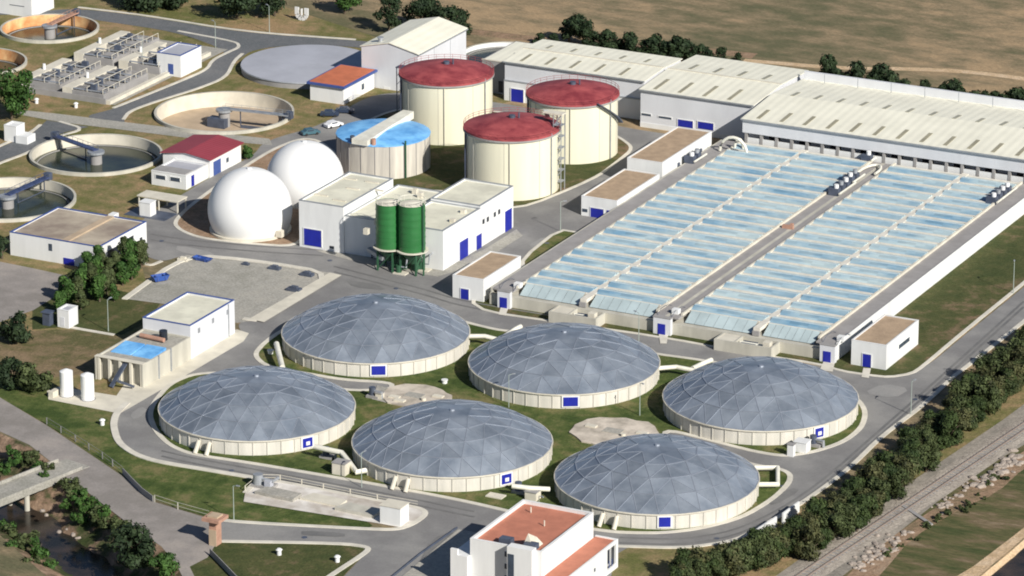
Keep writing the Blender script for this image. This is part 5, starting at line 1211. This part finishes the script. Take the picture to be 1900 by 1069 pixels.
protos = [tree_proto('hedge_tree', 20+i, 2.7, 2.0, 2.5, 3000, .23, 15, (m_leaf, m_leafd2, m_leafb, m_leafd2, m_leaf)[i % 5], .16, HL) for i in range(5)]
spots = []
line = [(1935,612),(1880,648),(1830,690),(1780,735),(1722,785),(1665,828),(1610,878),(1560,925),(1500,965),(1440,1000),(1370,1030),(1290,1052),(1235,1064)]
for i in range(len(line)-1):
    a, c = line[i], line[i+1]
    for k in range(5):
        f = (k+.5)/5; x = a[0]*(1-f)+c[0]*f; y = a[1]*(1-f)+c[1]*f
        for row in (0, 1):
            if i >= 9 and row == 1 : 
                spots.append((x+rt.uniform(8,30), y+rt.uniform(18,34), rt.uniform(.85,1.15))); continue
            spots.append((x+14+row*26+rt.uniform(-10,10), y+26+row*19+rt.uniform(-8,8), rt.uniform(.8,1.25)))
plant_all('hedge', protos, spots, 'hedge trees along the railway')
# hall-side bushes
protos = [tree_proto('shrub_tree', 40+i, 2.6, 1.8, 2.2, 1000, .34, 9, m_leafd, .15, 'dark round shrub in the row behind the halls') for i in range(2)]
spots = [(1098,88,1.2),(1132,93,1.3),(1163,99,1.3),(1190,103,1.2),(1220,106,1.3),(1248,109,1.3),(1276,112,1.3),(1305,115,1.1),(1340,119,.9),(1365,121,.7),(1000,82,.8),(1022,86,.9),(1115,92,1.1),(1150,96,.9),(1175,104,1.1),(1205,106,1.2),(1235,108,1.1),(1262,110,1.2),(1290,112,1.0),(1320,116,.8),
         (1543,160,1.08),(1572,167,1.15),(1597,170,1.08),(1622,172,1.15),(1668,180,1.08),(1695,190,0.94),(1722,193,0.94),(1748,196,1.01),(1776,199,1.01),(1796,203,0.94),(1818,206,0.94),(1850,208,0.72),(1530,156,1.44),(1556,164,1.15),(1584,166,1.44),(1610,168,1.30),(1634,170,1.58),(1655,176,1.30),(1682,186,1.01),(1710,190,0.86),(1735,192,0.94),(1762,192,1.44),(1788,200,0.94),(1806,200,1.22),(1830,205,0.94),(1882,208,1.51),(1902,214,1.44),(1645,160,1.01),(1535,158,.95),(1557,161,.95),(1579,165,.95),(1601,168,.95),(1623,171,.95),(1645,174,.95),(1667,177,.95),(1689,181,.95),(1711,184,.95),(1733,187,.95),(1755,190,.95),(1777,193,.95),(1799,197,.95),(1821,200,.95),(1843,203,.95),(1865,206,.95),(1887,209,.95)]
plant_all('back', protos, spots, 'dark shrubs in the row behind the halls')
TT = [('big round tree with a dense green crown at the left edge by the road', 22, 222, 1.0, m_leafg, 6.4, 4.8, 6.6),
      ('dark spreading tree on the field right behind the leftmost long hall', 1082, 84, 1.0, m_leafd, 4.6, 3.4, 4.6),
      ('smaller dark tree left of the spreading tree behind the halls', 1056, 80, 1.0, m_leafd, 3.0, 2.6, 3.6),
      ('dark tall tree behind the tall white hall, left one', 722, 62, 1.0, m_leafd, 4.0, 4.0, 5.2),
      ('dark spreading tree behind the tall white hall, middle one', 780, 58, 1.0, m_leafd, 6.0, 3.6, 4.6),
      ('dark spreading tree behind the tall white hall, right one', 842, 70, 1.0, m_leafd, 5.2, 3.2, 4.0),
      ('dark tree group member at the top edge, right of the first road bend', 262, 14, 1.0, m_leafd, 7.5, 3.6, 4.2),
      ('dark tree at the top edge beside the first one', 318, 16, 1.0, m_leafd, 6.0, 3.2, 3.8),
      ('dark tree at the top edge above the grey lid, left one', 440, 34, 1.0, m_leafd, 7.2, 3.8, 4.6),
      ('dark tree at the top edge above the grey lid, right one', 510, 30, 1.0, m_leafd, 6.2, 4.0, 5.0),
      ('green tree at the top edge right of the white marker', 640, 26, 1.0, m_leafg, 4.6, 3.0, 4.4),
      ('dark green tree at the bottom left beside the entrance road, largest', 250, 1050, 1.0, m_leafd, 5.4, 3.6, 3.6),
      ('green bush right of the largest tree at the bottom left', 305, 1066, 1.0, m_leafg, 3.0, 1.8, 1.8),
      ('dark green tree left of the tiny white hut', 28, 636, 1.0, m_leafd, 4.0, 3.2, 3.4),
      ('olive tree at the left edge beside the white cylinder tanks', 22, 722, 1.0, m_leafd, 3.6, 2.6, 3.0),
      ('olive-green tree just left of the white cylinder tanks', 62, 726, 1.0, m_leaf, 4.2, 2.4, 2.8),
      ('dark bush at the lower left corner of the workshop', 4, 480, 1.0, m_leafd, 2.2, 2.4, 2.6),
      ('small green tree beside the maroon-roofed pump house', 458, 296, 1.0, m_leafg, 1.4, 1.6, 1.8)]
for i, (lb, px, py, s, mt, rx, rz, zz) in enumerate(TT):
    o = tree_proto('tree', 60+i, rx, rz, zz, int(900+rx*rx*75), .30+.02*rx, 14, mt, .3, lb); q = g(px, py); o.location = (q[0], q[1], 0)
# grove by the workshop
protos = [tree_proto('grove_tree', 90+i, 2.7, 2.7, 3.1, 2200, .30, 12, (m_leafg, m_leaf)[i], .18, 'green tree in the grove between the workshop and the gravel lot', cone=.6 if i else .3) for i in range(2)]
plant_all('grove', protos, [(255,496,1.0),(232,506,1.1),(186,512,1.05),(145,560,1.1),(185,560,1.1),(262,498,1.1),(240,508,1.25),(215,516,1.1),(228,530,1.0),(190,520,1.0),(165,512,1.05),(170,540,1.0),(150,552,1.0),(198,548,.9),(128,566,.95),(150,575,.8),(212,560,.7),(265,480,.8),(110,580,.85),(205,524,1.05),(178,530,1.05),(205,540,1.0),(160,530,1.0),(140,545,1.0),(245,520,.95),(180,552,.9),(120,555,.95)], 'trees in the grove by the workshop')
# stream-side bushes
protos = [tree_proto('bank_bush', 95+i, 2.0, 1.0, 1.1, 700, .28, 8, (m_leafg, m_leaf)[i], .1, 'low bush on the bank of the stream') for i in range(2)]
plant_all('bank', protos, [(20,838,.8,-.8),(45,850,1,-1.5),(70,865,.9,-1),(88,872,.7,-.5),(10,860,.9,-2),(140,915,1.0,-1),(165,935,1.2,-1.2),(185,950,1,-1),(150,950,1,-2.2),(200,972,1,-1),(120,925,.8,-2),(40,1000,1.3,-2),(70,1015,1.3,-2.5),(20,985,1.2,-2),(90,1035,1,-2.5),(60,985,1.1,-3),(30,852,1,-1),(58,852,.8,-.6),(82,884,.6,-.3),(128,902,1,-.7),(150,922,1.2,-1.2),(175,960,1.1,-1.8),(195,955,1,-.6),(225,985,1,-.5),(235,1010,1.2,-1),(255,1020,1.1,-.8),(20,1010,1.1,-1.5),(55,1040,1.2,-2.5),(10,960,1,-3),(215,990,.9,-.6)], 'bushes on the stream bank')
# low scrub: small shrubs scattered on the dry field and embankment
protos = [tree_proto('field_shrub', 120+i, 1.0, .5, .5, 160, .25, 5, m_leaf, .06, 'tiny scrub bush on the embankment right of the railway') for i in range(2)]
plant_all('scrub', protos, [(rt.uniform(1620,1890), 0, rt.uniform(.5,1.0)) for _ in range(0)]+[(1640+i*9+rt.uniform(-8,8), 1040-i*6+rt.uniform(-14,14), rt.uniform(.4,1.0)) for i in range(26)], 'scrub bushes on the embankment')
for o in bpy.data.objects:
    if '_o' in o: del o['_o']
